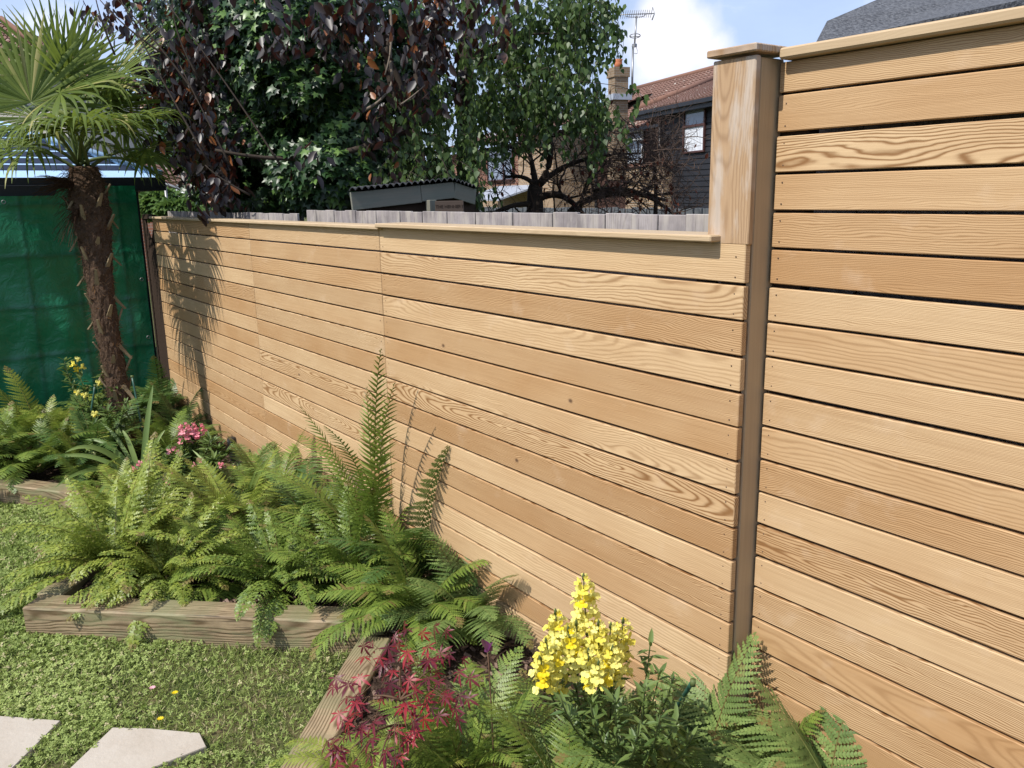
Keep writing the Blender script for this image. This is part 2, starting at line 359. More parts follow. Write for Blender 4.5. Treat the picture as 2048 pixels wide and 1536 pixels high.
mb = MB(); box(mb, (-5.52, .035, 1.7615), (4.10, .13, .018), ch=.004)
mb.build('capping_rail', M['cedar_cap'], lf)
mb = MB(); box(mb, (-2.494, .035, 1.7725), (1.952, .155, .019), ch=.004)
mb.build('capping_rail', M['cedar_cap'], lf)

# ------------------------------------------------------------------ tall cedar fence set back behind a corner post
tf = empty('cedar_fence', (-.5, .1, .1), 'taller cedar board fence with corner post at right, set slightly back', 'fence', 'new cedar fences')
mb = MB(); zt0 = 1.9+.242-.002
for k in range(-1, 21):
    zt = zt0-k*P0-.002; zb = zt-P0+GAP
    if k == -1: zt = 2.222
    box(mb, (.30, .115+rs.uniform(-.0008, .0008), (zt+zb)/2), (3.46, .022, zt-zb), ry(rs.uniform(-.0012, .0012)), ch=.0022, br=rbr(k in (1, 6, 9, 12, 15, 18)))
mb.build('slat_panel', M['cedar'], tf)
mb = MB()
for k in range(0, 20): board_nails(mb, [(-1.405, zt0-k*P0-.022), (-1.405, zt0-k*P0-.078)], .104)
mb.build('nail_head', M['rust'], tf)['kind'] = 'stuff'
mb = MB(); box(mb, (.332, .16, 2.2385), (3.488, .18, .028), ch=.005)
mb.build('capping_rail', M['cedar_cap'], tf)
mb = MB(); box(mb, (-1.4965, .011, (1.757+2.234)/2), (.139, .022, 2.234-1.757), ch=.003, axis=2, br=(.13, .71, .62))
mb.build('face_board', M['cedar_weather'], tf)
mb = MB(); box(mb, (-1.4475, .083, 1.15), (.020, .096, 2.165), ch=.003, axis=2, br=(.23, .5, .86))
mb.build('return_board', M['cedar_cap'], tf)
mb = MB(); box(mb, (-1.50, .068, 1.15), (.07, .08, 2.12), axis=2)
mb.build('post', M['darkwood'], tf)
mb = MB(); box(mb, (-1.495, .060, 2.2505), (.160, .155, .019), ch=.003, br=(.3, .4, .2))
mb.build('post_cap', M['cedar_weather'], tf)
mb = MB(); box(mb, (-1.40, .152, 1.15), (.10, .045, 2.12), axis=2); mb.build('batten', M['darkwood'], tf)
for x in (-.4, .6, 1.6):
    mb = MB(); box(mb, (x, .15, 1.15), (.045, .045, 2.1), axis=2); mb.build('batten', M['darkwood'], tf)

# ------------------------------------------------------------------ old grey board fence just behind
of = empty('board_fence', (-4, .2, 0), 'old weathered grey fence of upright boards just behind the low cedar fence', 'fence')
x = -7.9; mb = MB(); n = 0
while x < -1.3:
    w = random.uniform(.10, .15)
    if not (-4.93 < x+w/2 < -4.78):
        zt = 1.816+random.uniform(-.003, .003)+(.012 if x > -4.9 else -.01)
        box(mb, (x+w/2, .22+.004*(n % 2), zt/2), (w-.0015, .016, zt), ch=.002, axis=2)
    x += w; n += 1
mb.build('board_panel', M['greyboard'], of)
for z in (.35, 1.0, 1.6):
    mb = MB(); box(mb, (-4.6, .265, z), (6.6, .05, .07)); mb.build('rail', M['darkwood'], of)
mb = MB()
x = -1.4
while x < 2.2:
    box(mb, (x+.07, .24, 1.09), (.139, .016, 2.19), axis=2); x += .14
mb.build('board_panel', M['greyboard'], of)

# ------------------------------------------------------------------ lattice panel at the far end
lt = empty('lattice_panel', (-7.75, .02, 0), 'dark brown lattice trellis panel at the far left end of the low fence', 'trellis')
mb = MB(); xa, xb, za, zb = -7.93, -7.575, .12, 1.765
w = xb-xa
for sgn in (1, -1):
    c = -2.0
    while c < 3.0:
        # diagonal strip x = xa + t, z = c + sgn*t
        t0, t1 = 0.0, w
        p0 = np.array([xa, .02+.006*sgn, (c if sgn > 0 else c+w)]); p1 = np.array([xb, .02+.006*sgn, (c+w if sgn > 0 else c)])
        if min(p0[2], p1[2]) > za and max(p0[2], p1[2]) < zb:
            d = p1-p0; L = np.linalg.norm(d); ang = math.atan2(d[2], d[0])
            rt = np.array([[math.cos(ang), 0, -math.sin(ang)], [0, 1, 0], [math.sin(ang), 0, math.cos(ang)]])
            box(mb, (p0+p1)/2, (L, .006, .026), rt, ch=.001)
        c += .05
mb.build('lattice', M['darkwood'], lt)
mb = MB()
for x in (xa, xb): box(mb, (x, .02, (za+zb)/2), (.04, .035, zb-za), axis=2)
for z in (za, zb): box(mb, (xa+w/2, .02, z), (w-.042, .035, .04))
mb.build('frame', M['darkwood'], lt)

# ------------------------------------------------------------------ sleepers edging the bed
SBR = [(.62, .27, .20), (.4, .6, .04), (.35, .81, .22), (.55, .26, .38)]
def sleeper(a, b, w, h, label, z0=-.03):
    a = np.array(a, float); b = np.array(b, float); d = b-a; L = np.linalg.norm(d); ang = math.atan2(d[1], d[0])
    mb = MB(); box(mb, ((a[0]+b[0])/2, (a[1]+b[1])/2, (h+z0)/2), (L, w, h-z0), rotz(ang), ch=.008, br=SBR.pop(0))
    # a few saw-cut loops for wobble
    o = mb.build('timber_sleeper', M['sleeper']); tag(o, label, 'sleeper', 'timber sleepers edging the raised bed'); return o
def edge(a, b, w, h, label):      # a->b is the lawn-side edge, bed on the left of a->b
    a = np.array(a, float); b = np.array(b, float); d = (b-a)/np.linalg.norm(b-a); nrm = np.array([-d[1], d[0]])
    return sleeper(a+nrm*w/2, b+nrm*w/2, w, h, label)
edge((-4.035, -1.59), (-2.90, -.385), .135, .150, 'sun-bleached brown timber sleeper along the front of the fern bed')
sleeper((-4.12, -1.47), (-4.92, -.72), .13, .146, 'timber sleeper end running back from the left corner of the front sleeper')
edge((-2.905, -.50), (-1.60, -1.78), .135, .135, 'cracked timber sleeper beside the red maple running towards the camera')
edge((-7.2, -2.26), (-5.05, -.81), .13, .150, 'timber sleeper under the ferns at the far left of the lawn')

# ------------------------------------------------------------------ paving slabs in the lawn
m = MT('pale sandstone'); n1 = m.noise(m.obj(), 3.0, 5, .6, 1.5); n2 = m.noise(m.obj(), 40.0, 5, .6)
c = m.mix(m.ramp(n1, [(.35, 0.0), (.7, 1.0)]), (.46, .41, .345), (.40, .345, .28)); c = m.mix(m.math('MULTIPLY', n2, .25), c, (.30, .26, .21)); c = m.mix(m.ramp(m.noise(m.obj(), 14.0, 5, .7), [(.60, 0.0), (.74, .35)]), c, (.24, .21, .15)); m.bump(n2, .6, .004)
M['slab'] = m.fin(c, .7, .3)
def slab(P, label):
    mb = MB(); n = len(P); P = [np.array(p[:2]) for p in P]
    ar = sum(P[i][0]*P[(i+1) % n][1]-P[(i+1) % n][0]*P[i][1] for i in range(n))
    if ar < 0: P = P[::-1]
    cen = sum(P)/n
    v = [(p[0], p[1], -.02) for p in P]+[(p[0], p[1], .022) for p in P]+[(*(p+(cen-p)*.012), .026) for p in P]
    f = [(i, (i+1) % n, n+(i+1) % n, n+i) for i in range(n)]+[(n+i, n+(i+1) % n, 2*n+(i+1) % n, 2*n+i) for i in range(n)]+[tuple(range(2*n, 3*n))]
    mb.add(v, f); return tag(mb.build('paving_slab', M['slab']), label, 'paving slab', 'stone slabs set in the lawn')
SL1 = [G(*p, .025) for p in [(-90, 1427), (20, 1433), (121, 1441), (25, 1536), (-20, 1580), (-140, 1570)]]
SL2 = [G(*p, .025) for p in [(225, 1455), (300, 1457), (400, 1466), (413, 1493), (304, 1536), (235, 1566), (100, 1580), (140, 1536)]]
slab(SL1, 'large pale stone slab cut off by the bottom left corner of the lawn')
slab(SL2, 'pale five-sided stone slab in the lawn near the maple')

# ------------------------------------------------------------------ green tarpaulin and its support, gazebo
XT = -7.96
m = MT('green tarpaulin'); n1 = m.noise(m.scale(m.obj(), (6, 1.2, 6)), 2.0, 5, .6); c = m.mix(n1, (.005, .125, .052), (.010, .215, .095))
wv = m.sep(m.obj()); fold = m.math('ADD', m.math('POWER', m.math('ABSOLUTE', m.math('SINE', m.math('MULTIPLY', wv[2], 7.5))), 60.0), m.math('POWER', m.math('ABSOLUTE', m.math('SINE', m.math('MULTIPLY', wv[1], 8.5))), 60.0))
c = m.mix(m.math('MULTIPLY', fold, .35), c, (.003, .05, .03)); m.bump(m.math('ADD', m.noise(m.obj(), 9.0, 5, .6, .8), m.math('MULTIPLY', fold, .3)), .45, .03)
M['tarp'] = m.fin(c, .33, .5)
mb = MB(); ny, nz_ = 90, 60; Ya, Yb, Za, Zb = -3.6, -.02, .06, 2.03
for j in range(nz_+1):
    for i in range(ny+1):
        y = Ya+(Yb-Ya)*i/ny; z = Za+(Zb-Za)*j/nz_
        if y < -.62: z = Za+(1.955-Za)*j/nz_
        dx = .012*math.sin(y*9+z*2)+.010*math.sin(z*11+y*3)+.012*math.sin(y*23+math.sin(z*5)*2)*(1-j/nz_)+rs.uniform(-.0025, .0025)
        mb.v.append((XT+dx, y, z)); mb.bp.append((0, y, z)); mb.br.append((0, 0, 0))
for j in range(nz_):
    for i in range(ny): a = j*(ny+1)+i; mb.f.append((a, a+1, a+ny+2, a+ny+1)); mb.mi.append(0); mb.sm.append(True)
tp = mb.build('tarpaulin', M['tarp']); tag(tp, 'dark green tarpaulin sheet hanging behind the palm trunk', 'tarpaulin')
mb = MB()
for (y, z) in ((-1.03, 1.91), (-.06, 1.22), (-.06, .7)):
    tube(mb, [(XT+.03, y+math.cos(a)*.014, z+math.sin(a)*.014) for a in np.linspace(0, 6.283, 13)], .003, 6, False)
mb.build('eyelet', M['greymetal'], tp)
mb = MB()
for i in range(3):
    pass
gz = empty('gazebo', (-9.6, -1.8, 0), 'gazebo with pale blue ribbed hip roof and black beam beyond the tarpaulin', 'gazebo')
m = MT('pale blue roof sheet'); M['gzroof'] = m.fin((.42, .62, .88), .35, .5)
M['gzdark'] = plain('dark roof ribs', (.02, .03, .06), .6, .3)
M['beam'] = plain('black painted beam', (.02, .022, .028), .6, .3)
ex0, ey0, ez = -8.12, .25, 2.105; ex1, ey1 = -11.6, -4.6; ap = np.array([-9.85, -2.0, 3.02])
cor = [np.array([ex0, ey0, ez]), np.array([ex0, ey1, ez]), np.array([ex1, ey1, ez]), np.array([ex1, ey0, ez])]
mb = MB(); mr = MB()
for i in range(4):
    a, b = cor[i], cor[(i+1) % 4]; nrm = np.cross(b-a, ap-a); nrm /= np.linalg.norm(nrm); nrm *= np.sign(nrm[2])
    mb.add([a, b, ap, a-nrm*.02, b-nrm*.02, ap-nrm*.02], [(0, 1, 2), (5, 4, 3), (0, 3, 4, 1), (1, 4, 5, 2), (2, 5, 3, 0)])
    # raised dark ribs parallel to eaves, clipped to the triangle
    for k in range(1, 15):
        t = k/15.0
        p, q = a+(ap-a)*t, b+(ap-b)*t; up = (ap-(a+b)/2); up /= np.linalg.norm(up)
        w = .085
        mr.add([p+nrm*.004, q+nrm*.004, q+up*w+nrm*.010, p+up*w+nrm*.010, p+up*w+nrm*.004, q+up*w+nrm*.004], [(0, 1, 2, 3), (3, 2, 5, 4), (0, 3, 4), (1, 5, 2)])
mb.build('roof', M['gzroof'], gz); mr.build('roof_ribs', M['gzdark'], gz)
mh = MB()
for c_ in cor: tube(mh, [c_+np.array([0, 0, .03]), ap+np.array([0, 0, .03])], .035, 6)
mh.build('hip_trim', M['gzroof'], gz)
mb = MB()
box(mb, (ex0+.06, (ey0+ey1)/2, 2.045), (.06, ey0-ey1, .115), axis=1); box(mb, (ex1, (ey0+ey1)/2, 2.045), (.06, ey0-ey1, .115), axis=1)
box(mb, ((ex0+ex1)/2, ey0, 2.045), (ex0-ex1, .06, .114)); box(mb, ((ex0+ex1)/2, ey1, 2.045), (ex0-ex1, .06, .114))
mb.build('beam', M['beam'], gz)
for c_ in ((ex0+.0, -.02), (ex0, ey1), (ex1, ey1), (ex1, ey0)):
    mb = MB(); box(mb, (c_[0]+.03, c_[1], .99), (.08, .08, 1.985), axis=2); mb.build('post', M['beam'], gz)
mb = MB(); box(mb, (XT-.05, -2.3, 1.975), (.03, 3.4, .13), axis=1); mb.build('cross_beam', M['beam'], gz)
# ------------------------------------------------------------------ houses beyond
m = MT('clay roof tiles'); n1 = m.noise(m.obj(), 1.2, 4, .6); n2 = m.noise(m.obj(), 9.0, 4, .7); n3 = m.noise(m.obj(), 6.0, 2, .5)
c = m.mix(n1, (.15, .085, .068), (.22, .125, .095)); c = m.mix(m.ramp(n2, [(.45, 0.0), (.7, .7)]), c, (.10, .065, .05)); c = m.mix(m.ramp(n3, [(.66, 0.0), (.70, .8)]), c, (.50, .46, .40))
M['tiles'] = m.fin(c, .85, .2)
m = MT('ridge tiles'); M['ridge'] = m.fin(m.mix(m.noise(m.obj(), 5.0, 4), (.17, .09, .065), (.22, .12, .085)), .85, .2)
m = MT('dark cladding'); M['clad'] = m.fin(m.mix(m.noise(m.obj(), 3.0, 5), (.010, .010, .012), (.016, .016, .019)), .6, .3)
def brickm(name, a, b, mo, sx=1.0):
    m = MT(name); n = m.n('ShaderNodeTexBrick'); bpv = m.attr('bp').outputs['Vector']; q = m.sep(bpv)
    m.put(n.inputs['Vector'], m.comb(q[0], q[2], 0.0)); m.put(n.inputs['Color1'], a); m.put(n.inputs['Color2'], b); m.put(n.inputs['Mortar'], mo)
    n.inputs['Scale'].default_value = 1.0; n.inputs['Brick Width'].default_value = .225; n.inputs['Row Height'].default_value = .075; n.inputs['Mortar Size'].default_value = .008
    c = m.mix(m.math('MULTIPLY', m.noise(bpv, 3.0, 4), .4), n.outputs['Color'], tuple(.7*v for v in a)); return m.fin(c, .9, .15)
M['chimbrick'] = brickm('chimney brick', (.27, .19, .12), (.20, .135, .085), (.28, .25, .21))
M['tanbrick'] = brickm('tan brick', (.36, .25, .15), (.29, .185, .105), (.34, .31, .27))
M['redbrick'] = brickm('red brown brick', (.25, .11, .07), (.17, .075, .05), (.26, .22, .19))
M['glass'] = MT('window glass').fin((.16, .19, .24), .05, .9)
M['curtain'] = plain('net curtain', (.62, .64, .68), .8, .2)
M['brownframe'] = plain('brown window frame', (.06, .022, .018), .5, .4)
M['whiteframe'] = plain('white window frame', (.75, .76, .78), .4, .4)
M['gutter'] = plain('black gutter', (.012, .012, .014), .4, .4)
M['render'] = plain('cream render', (.50, .47, .42), .9, .1)
M['lead'] = plain('lead flashing', (.33, .36, .42), .5, .4)
M['terracotta'] = plain('terracotta', (.50, .18, .09), .8, .2)
M['darkbrown'] = plain('dark brown tile hanging', (.065, .035, .028), .85, .2, sc=8, var=.4)

vp = ray(430, 399.4); vp[2] = 0; vp /= np.linalg.norm(vp)        # facade direction, away to the left
HL = vp; HN = np.array([HL[1], -HL[0], 0.0])
if HN @ (CAM-D(1400, 300, 23)) < 0: HN = -HN
HO = D(1423, 300, 23); HO[2] = 0
def HP(px, py, off=0.0):
    """pixel -> (s along facade, z) on the facade plane moved out by off"""
    v = ray(px, py); o = HO+HN*off; t = ((o-CAM) @ HN)/(v @ HN); p = CAM+v*t; return (p-HO) @ HL, p[2]
def hpt(s, off, z): return HO+HL*s+HN*off+np.array([0, 0, z])
HR = np.stack([HL, HN, np.array([0, 0, 1.0])], 1)
if np.linalg.det(HR) < 0: HFLIP = True
else: HFLIP = False
def hbox(mb, s0, s1, o0, o1, z0, z1, mi=0, ch=.002):
    c = hpt((s0+s1)/2, (o0+o1)/2, (z0+z1)/2); n = len(mb.f)
    box(mb, c, (abs(s1-s0), abs(o1-o0), z1-z0), HR, ch, mi=mi, br=(0, 0, 0))
    k = 32
    # facade-aligned coordinates for brick courses
    for q in range(k):
        v = np.array(mb.v[-k+q])-HO; mb.bp[-k+q] = (float(v @ HL+v @ HN), 0.0, float(v[2]))
    if HFLIP: mb.f[n:] = [f[::-1] for f in mb.f[n:]]
def tiled(mb, p00, p10, p11, p01, rows, cols, th=.035):
    """pitched slope of overlapping tile courses; p00-p10 eave, p01-p11 ridge"""
    p00, p10, p11, p01 = map(np.array, (p00, p10, p11, p01)); nrm = np.cross(p10-p00, p01-p00); nrm /= np.linalg.norm(nrm); nrm *= np.sign(nrm[2])
    for r in range(rows):
        t0, t1 = r/rows, (r+1)/rows
        a, b = p00+(p01-p00)*t0, p10+(p11-p10)*t0; c, d = p10+(p11-p10)*t1, p00+(p01-p00)*t1
        vs = []; K = cols*4
        for k in range(K+1):
            u = k/K; w = .5+.5*math.cos(u*cols*2*math.pi); bmp = nrm*(.045*w)
            e = a+(b-a)*u; f = d+(c-d)*u
            vs += [e+nrm*.0, e+nrm*th+bmp, f+bmp]
        fs = []
        for k in range(K): q = k*3; fs += [(q, q+3, q+4, q+1), (q+1, q+4, q+5, q+2)]
        mb.add(vs, fs)
def window(root, s0, s1, z0, z1, off, fm, bars=(), curtain=True, fw=.06, open_top=False):
    mb = MB()
    hbox(mb, s0, s1, off, off+.07, z0, z0+fw, ch=.01); hbox(mb, s0, s1, off, off+.07, z1-fw, z1, ch=.01)
    hbox(mb, s0, s0+fw, off, off+.068, z0+fw, z1-fw, ch=.01); hbox(mb, s1-fw, s1, off, off+.068, z0+fw, z1-fw, ch=.01)
    for (k, v) in bars:
        if k == 'h': hbox(mb, s0+fw, s1-fw, off, off+.066, v-fw*.6, v+fw*.6, ch=.01)
        else: hbox(mb, v-fw*.6, v+fw*.6, off, off+.064, z0+fw, z1-fw, ch=.01)
    w = mb.build('window', fm, root)
    mb = MB(); hbox(mb, s0+fw, s1-fw, off+.012, off+.02, z0+fw, z1-fw); mb.build('pane', M['glass'], w)
    if curtain:
        # net curtain hangs just behind the glass plane of a slightly recessed light
        mc = MB(); K = 40; vs = []; sA, sB = s0+fw+.03, s1-fw-.03
        zm = max([v for k, v in bars if k == 'h']+[z0+fw])
        zz = z1-fw if zm <= z0+fw else zm-fw*.6
        for k in range(K+1):
            s = sA+(sB-sA)*k/K; o = off+.024+.006*math.sin(k*1.9)
            vs += [hpt(s, o, z0+fw), hpt(s, o, zz)]
        mc.add(vs, [(2*k, 2*k+2, 2*k+3, 2*k+1) for k in range(K)], smooth=True); mc.build('curtain', M['curtain'], w)
    return w

# ---- right-hand clad house
hA = empty('terraced_house', hpt(0, 0, 0), 'dark timber-clad house with clay tile roof beside the tall post', 'house', 'houses behind the fences')
sR = HP(1505, 300)[0]; sL, _ = HP(1322, 300); _, zE = HP(1423, 196)
zE = HP(1423, 197)[1]
mb = MB(); z = 0.0; k = 0
while z < zE-.05:
    hbox(mb, sR, sL, -.2, 0+.012, z, z+.012, ch=.001)
    # tilted weatherboard
    a = [hpt(sR, .035, z+.012), hpt(sL, .035, z+.012), hpt(sL, .012, z+.155), hpt(sR, .012, z+.155), hpt(sR, 0, z+.012), hpt(sL, 0, z+.012)]
    mb.add(a, [(0, 1, 2, 3), (4, 5, 1, 0)]); z += .155
mb.build('cladding', M['clad'], hA)
mb = MB(); hbox(mb, sR, sL-.01, -7, -.01, 0, zE-.05); mb.build('wall', M['clad'], hA)
w0, wz1 = HP(1371, 222); w1, wz0 = HP(1412, 304)
hw = window(hA, min(w0, w1), max(w0, w1), wz0, wz1, .02, M['brownframe'], [('h', HP(1390, 252)[1])])
# roof of house A: eave from x=1300 to right; ridge higher behind
sE = HP(1292, 218)[0]; pitch_run, rise = 3.4, 2.05
sV = HP(1500, 200, .35)[0]; sW = HP(1490, 120, -pitch_run)[0]; sH = HP(1436, 130, -pitch_run)[0]; rise = HP(1436, 160, -pitch_run)[1]-zE
mb = MB()
tiled(mb, hpt(sV, .35, zE-.02), hpt(sE, .35, zE-.02), hpt(sH, -pitch_run, zE+rise), hpt(sW, -pitch_run, zE+rise), 18, 34)
# hip end falling to the left
tiled(mb, hpt(sE, .35, zE-.02), hpt(sE, -7.2, zE-.02), hpt(sH, -pitch_run-.02, zE+rise), hpt(sH, -pitch_run, zE+rise), 18, 20)
ra = mb.build('roof', M['tiles'], hA)
mb = MB(); tube(mb, [hpt(sE, .35, zE+.06), hpt(sH, -pitch_run, zE+rise+.08)], .12, 8)
tube(mb, [hpt(sW, -pitch_run, zE+rise+.06), hpt(sH, -pitch_run, zE+rise+.06)], .12, 8); mb.build('ridge_tiles', M['ridge'], ra)
mb = MB(); hbox(mb, sR, sE+.05, .36, .47, zE-.14, zE-.03); mb.build('gutter', M['gutter'], hA)
mb = MB(); hbox(mb, sR, sE, .0, .36, zE-.26, zE-.2); hbox(mb, sR, sE, .30, .355, zE-.26, zE-.06); mb.build('soffit', M['gutter'], hA)
mb = MB(); tube(mb, [hpt(sL-.1, .1, zE-.3), hpt(sL-.1, .1, .1)], .05, 8); mb.build('downpipe', M['gutter'], hA)

# ---- centre house, main range with long ridge behind (carries chimney)
hB = empty('terraced_house', hpt(8, -1, 0), 'middle house with brick chimney, white framed windows and dark cladding behind the bare tree', 'house', 'houses behind the fences')
offB = -1.2
def HQ(px, py, off): return HP(px, py, off)
s0 = sL+.02; s1 = HP(1108, 300, offB)[0]
zB = HP(1200, 250, offB)[1]
mb = MB(); hbox(mb, s0, s1, -8, offB, 0, zB); mb.build('wall', M['darkbrown'], hB)
# clad panel under left window
a0, _ = HP(1112, 300, offB); a1, _ = HP(1196, 300, offB); lo, hi = min(a0, a1), max(a0, a1)
mb = MB(); z = 0.0
while z < zB-.1:
    mb.add([hpt(lo, offB+.06, z), hpt(hi, offB+.06, z), hpt(hi, offB+.02, z+.155), hpt(lo, offB+.02, z+.155), hpt(lo, offB, z), hpt(hi, offB, z)], [(0, 1, 2, 3), (4, 5, 1, 0)]); z += .155
mb.build('cladding', M['clad'], hB)
def wpx(root, x0, y0, x1, y1, off, fm, bars=(), curtain=True, fw=.06):
    a, zt = HP(x0, y0, off); b, zb = HP(x1, y1, off); return window(root, min(a, b), max(a, b), zb, zt, off+.06, fm, bars, curtain, fw)
wpx(hB, 1140, 258, 1166, 322, offB, M['whiteframe'], (), True, .07)
wpx(hB, 1258, 262, 1290, 325, offB, M['whiteframe'], [('h', HP(1270, 280, offB)[1])], False, .08)
# tan brick porch pier
b0, zt = HP(1252, 336, .3); b1, _ = HP(1328, 336, .3)
mb = MB(); hbox(mb, min(b0, b1), max(b0, b1), -1.19, .3, 0, zt); mb.build('brick_porch', M['tanbrick'], hB)
mb = MB(); hbox(mb, min(b0, b1)-.05, max(b0, b1)+.05, -1.19, .35, zt, zt+.1); mb.build('soldier_course', M['redbrick'], hB)
# roof B
eB = HP(1230, 262, offB+.4)[1]
sJ = HP(1262, 190, -4.6)[0]; sK = HP(1490, 150, -4.6)[0]; zU = HP(1350, 159, -4.6)[1]; zL = HP(1200, 205, -4.6)[1]
mb = MB()
tiled(mb, hpt(sK, offB+.4, eB), hpt(sJ-.6, offB+.4, eB), hpt(sJ, -4.6, zU), hpt(sK, -4.6, zU), 18, 34)
tiled(mb, hpt(sJ-.6, offB+.4, eB-.02), hpt(s1+.4, offB+.4, eB-.02), hpt(s1+.4, -4.6, zL), hpt(sJ-.05, -4.6, zL), 16, 40)
rb = mb.build('roof', M['tiles'], hB)
mb = MB(); tube(mb, [hpt(sK, -4.6, zU+.05), hpt(sJ, -4.6, zU+.05)], .10, 8); tube(mb, [hpt(sJ-.05, -4.6, zL+.05), hpt(s1+.4, -4.6, zL+.05)], .10, 8); mb.build('ridge_tiles', M['ridge'], rb)
mb = MB(); hbox(mb, s0, s1+.4, offB+.42, offB+.52, eB-.12, eB-.02); mb.build('gutter', M['gutter'], hB)
# chimney on B
cc = D(1236, 200, 27); so_ = cc-HO; cs, co = so_ @ HL, so_ @ HN
zt = D(1236, 138, 27)[2]
mb = MB(); hbox(mb, cs-.24, cs+.24, co-.24, co+.24, zt-3.5, zt-.3); hbox(mb, cs-.28, cs+.28, co-.28, co+.28, zt-.3, zt)
ch = mb.build('chimney', M['chimbrick'], hB)
mb = MB(); q = hpt(cs, co, zt); tube(mb, [q, q+np.array([0, 0, .14]), q+np.array([0, 0, .2]), q+np.array([0, 0, .26])], [.135, .125, .12, .14], 14); mb.build('chimney_pot', M['terracotta'], ch)
mb = MB(); hbox(mb, cs-.34, cs+.33, co-.33, co+.34, D(1236, 192, 27)[2]-.15, D(1236, 190, 27)[2]); mb.build('flashing', M['lead'], ch)
# aerial
an = empty('tv_aerial', D(1266, 180, 27), 'tv aerial on a tall thin mast above the tiled roof', 'aerial')
def AP(px, py, d=27): return D(px, py, d)
mb = MB(); tube(mb, [AP(1264, 190), AP(1266, 90)], .035, 8); tube(mb, [AP(1269, 92), AP(1273, 32)], .028, 8); mb.build('mast', M['greymetal'], an)
mb = MB(); tube(mb, [AP(1223, 30), AP(1308, 27)], .016, 6)
for k in range(19):
    x = 1225+k*4.3; c_ = AP(x, 30-(x-1223)*.035); dv = BACK*.18+UP*.05; tube(mb, [c_-dv, c_+dv], .008, 5)
    tube(mb, [c_-UP*.03, c_+UP*.03], .010, 5)
tube(mb, [AP(1305, 15), AP(1309, 27), AP(1304, 40)], .02, 5)
tube(mb, bez(AP(1250, 31), AP(1253, 35), AP(1272, 34), 5), .012, 5); tube(mb, bez(AP(1272, 34), AP(1288, 35), AP(1291, 29), 5), .012, 5)
mb.build('antenna_boom', M['greymetal'], an)
mb = MB(); c_ = AP(1270, 73); fw_ = np.array([-R[1, 2], R[0, 2], 0.]); fw_ /= np.linalg.norm(fw_)
tube(mb, [c_+RIGHT*.17*math.cos(a)+BACK*.17*math.sin(a)+UP*.02 for a in np.linspace(0, 6.28, 17)], .014, 6, False)
tube(mb, [c_-RIGHT*.17, c_+RIGHT*.17], .012, 5); mb.build('loop_antenna', M['greymetal'], an)
mb = MB(); box(mb, AP(1269, 91), (.13, .1, .1)); tube(mb, bez(AP(1272, 93), AP(1280, 112), AP(1268, 106), 8), .009, 5); mb.build('bracket', M['greymetal'], an)

# ---- left house C (lower), far
hC = empty('terraced_house', hpt(14, 0, 0), 'low red tiled house half hidden behind the birch foliage', 'house', 'houses behind the fences')
oC = .6; c0 = HP(1106, 300, oC)[0]; c1 = HP(860, 300, oC)[0]; zC = HP(1000, 290, oC)[1]
cm = HP(1036, 300, oC)[0]
mb = MB(); hbox(mb, c0, cm, -7, oC, 0, zC+.2); mb.build('wall', M['tanbrick'], hC)
mb = MB(); hbox(mb, cm, c1, -7, oC-.15, 0, zC); mb.build('wall', M['redbrick'], hC)
d0, dz = HP(1036, 370, oC); mb = MB(); hbox(mb, cm, c1, oC-.14, oC-.02, 0, dz); mb.build('brick_band', M['tanbrick'], hC)
wpx(hC, 978, 300, 1030, 360, oC-.14, M['brownframe'], [('v', HP(1004, 300, oC)[0])], False)
mb = MB(); tiled(mb, hpt(c0-.5, oC+.4, zC+.1), hpt(c1, oC+.4, zC+.1), hpt(c1, oC-4, zC+1.5), hpt(c0-.5, oC-4, zC+1.5), 18, 50)
rc = mb.build('roof', M['tiles'], hC)
mb = MB(); hbox(mb, HP(1000, 260, -1.5)[0]-.3, HP(1000, 260, -1.5)[0]+.3, -1.6, -1.0, zC+.35, zC+.95); mb.build('roof_light', M['whiteframe'], rc)
mb = MB(); e0, ez0 = HP(955, 393, 1.6); e1, _ = HP(1035, 393, 1.6); sA, sB = min(e0, e1), max(e0, e1)
mb.add([hpt(sA, .6, ez0+.45), hpt(sB, .6, ez0+.45), hpt(sB, 2.4, ez0-.1), hpt(sA, 2.4, ez0-.1), hpt(sA, .6, ez0+.38), hpt(sB, .6, ez0+.38), hpt(sB, 2.4, ez0-.17), hpt(sA, 2.4, ez0-.17)], [(0, 1, 2, 3), (7, 6, 5, 4), (3, 2, 6, 7), (0, 3, 7, 4), (1, 5, 6, 2)])
mb.build('lean_to_roof', M['lead'], hC)

# ---- house behind the palm, upper left
hD = empty('tiled_house', D(40, 300, 20), 'house with terracotta tile roof and cream wall behind the palm at top left', 'house')
zd = D(60, 215, 20)[2]; b_ = D(20, 215, 20); al = np.array([ray(300, 400)[0], ray(300, 400)[1], 0]); al = np.array([R[0, 0], R[1, 0], 0]); al /= np.linalg.norm(al); bk = np.array([-al[1], al[0], 0])
A0 = b_-al*9; A1 = D(128, 200, 20); A1 = b_+al*((A1-b_) @ al)
mb = MB()
def q3(p, z): return (p[0], p[1], z)
zw = D(60, 150, 20)[2]
mb.add([q3(A0, 0), q3(A1, 0), q3(A1, zw), q3(A0, zw), q3(A0+bk*7, 0), q3(A1+bk*7, 0), q3(A1+bk*7, zw), q3(A0+bk*7, zw)], [(0, 1, 2, 3), (5, 4, 7, 6), (1, 5, 6, 2), (4, 0, 3, 7)])
mb.build('wall', M['render'], hD)
zr = D(10, 60, 23.5)[2]-.9; mb = MB()
A2 = A1+al*.4
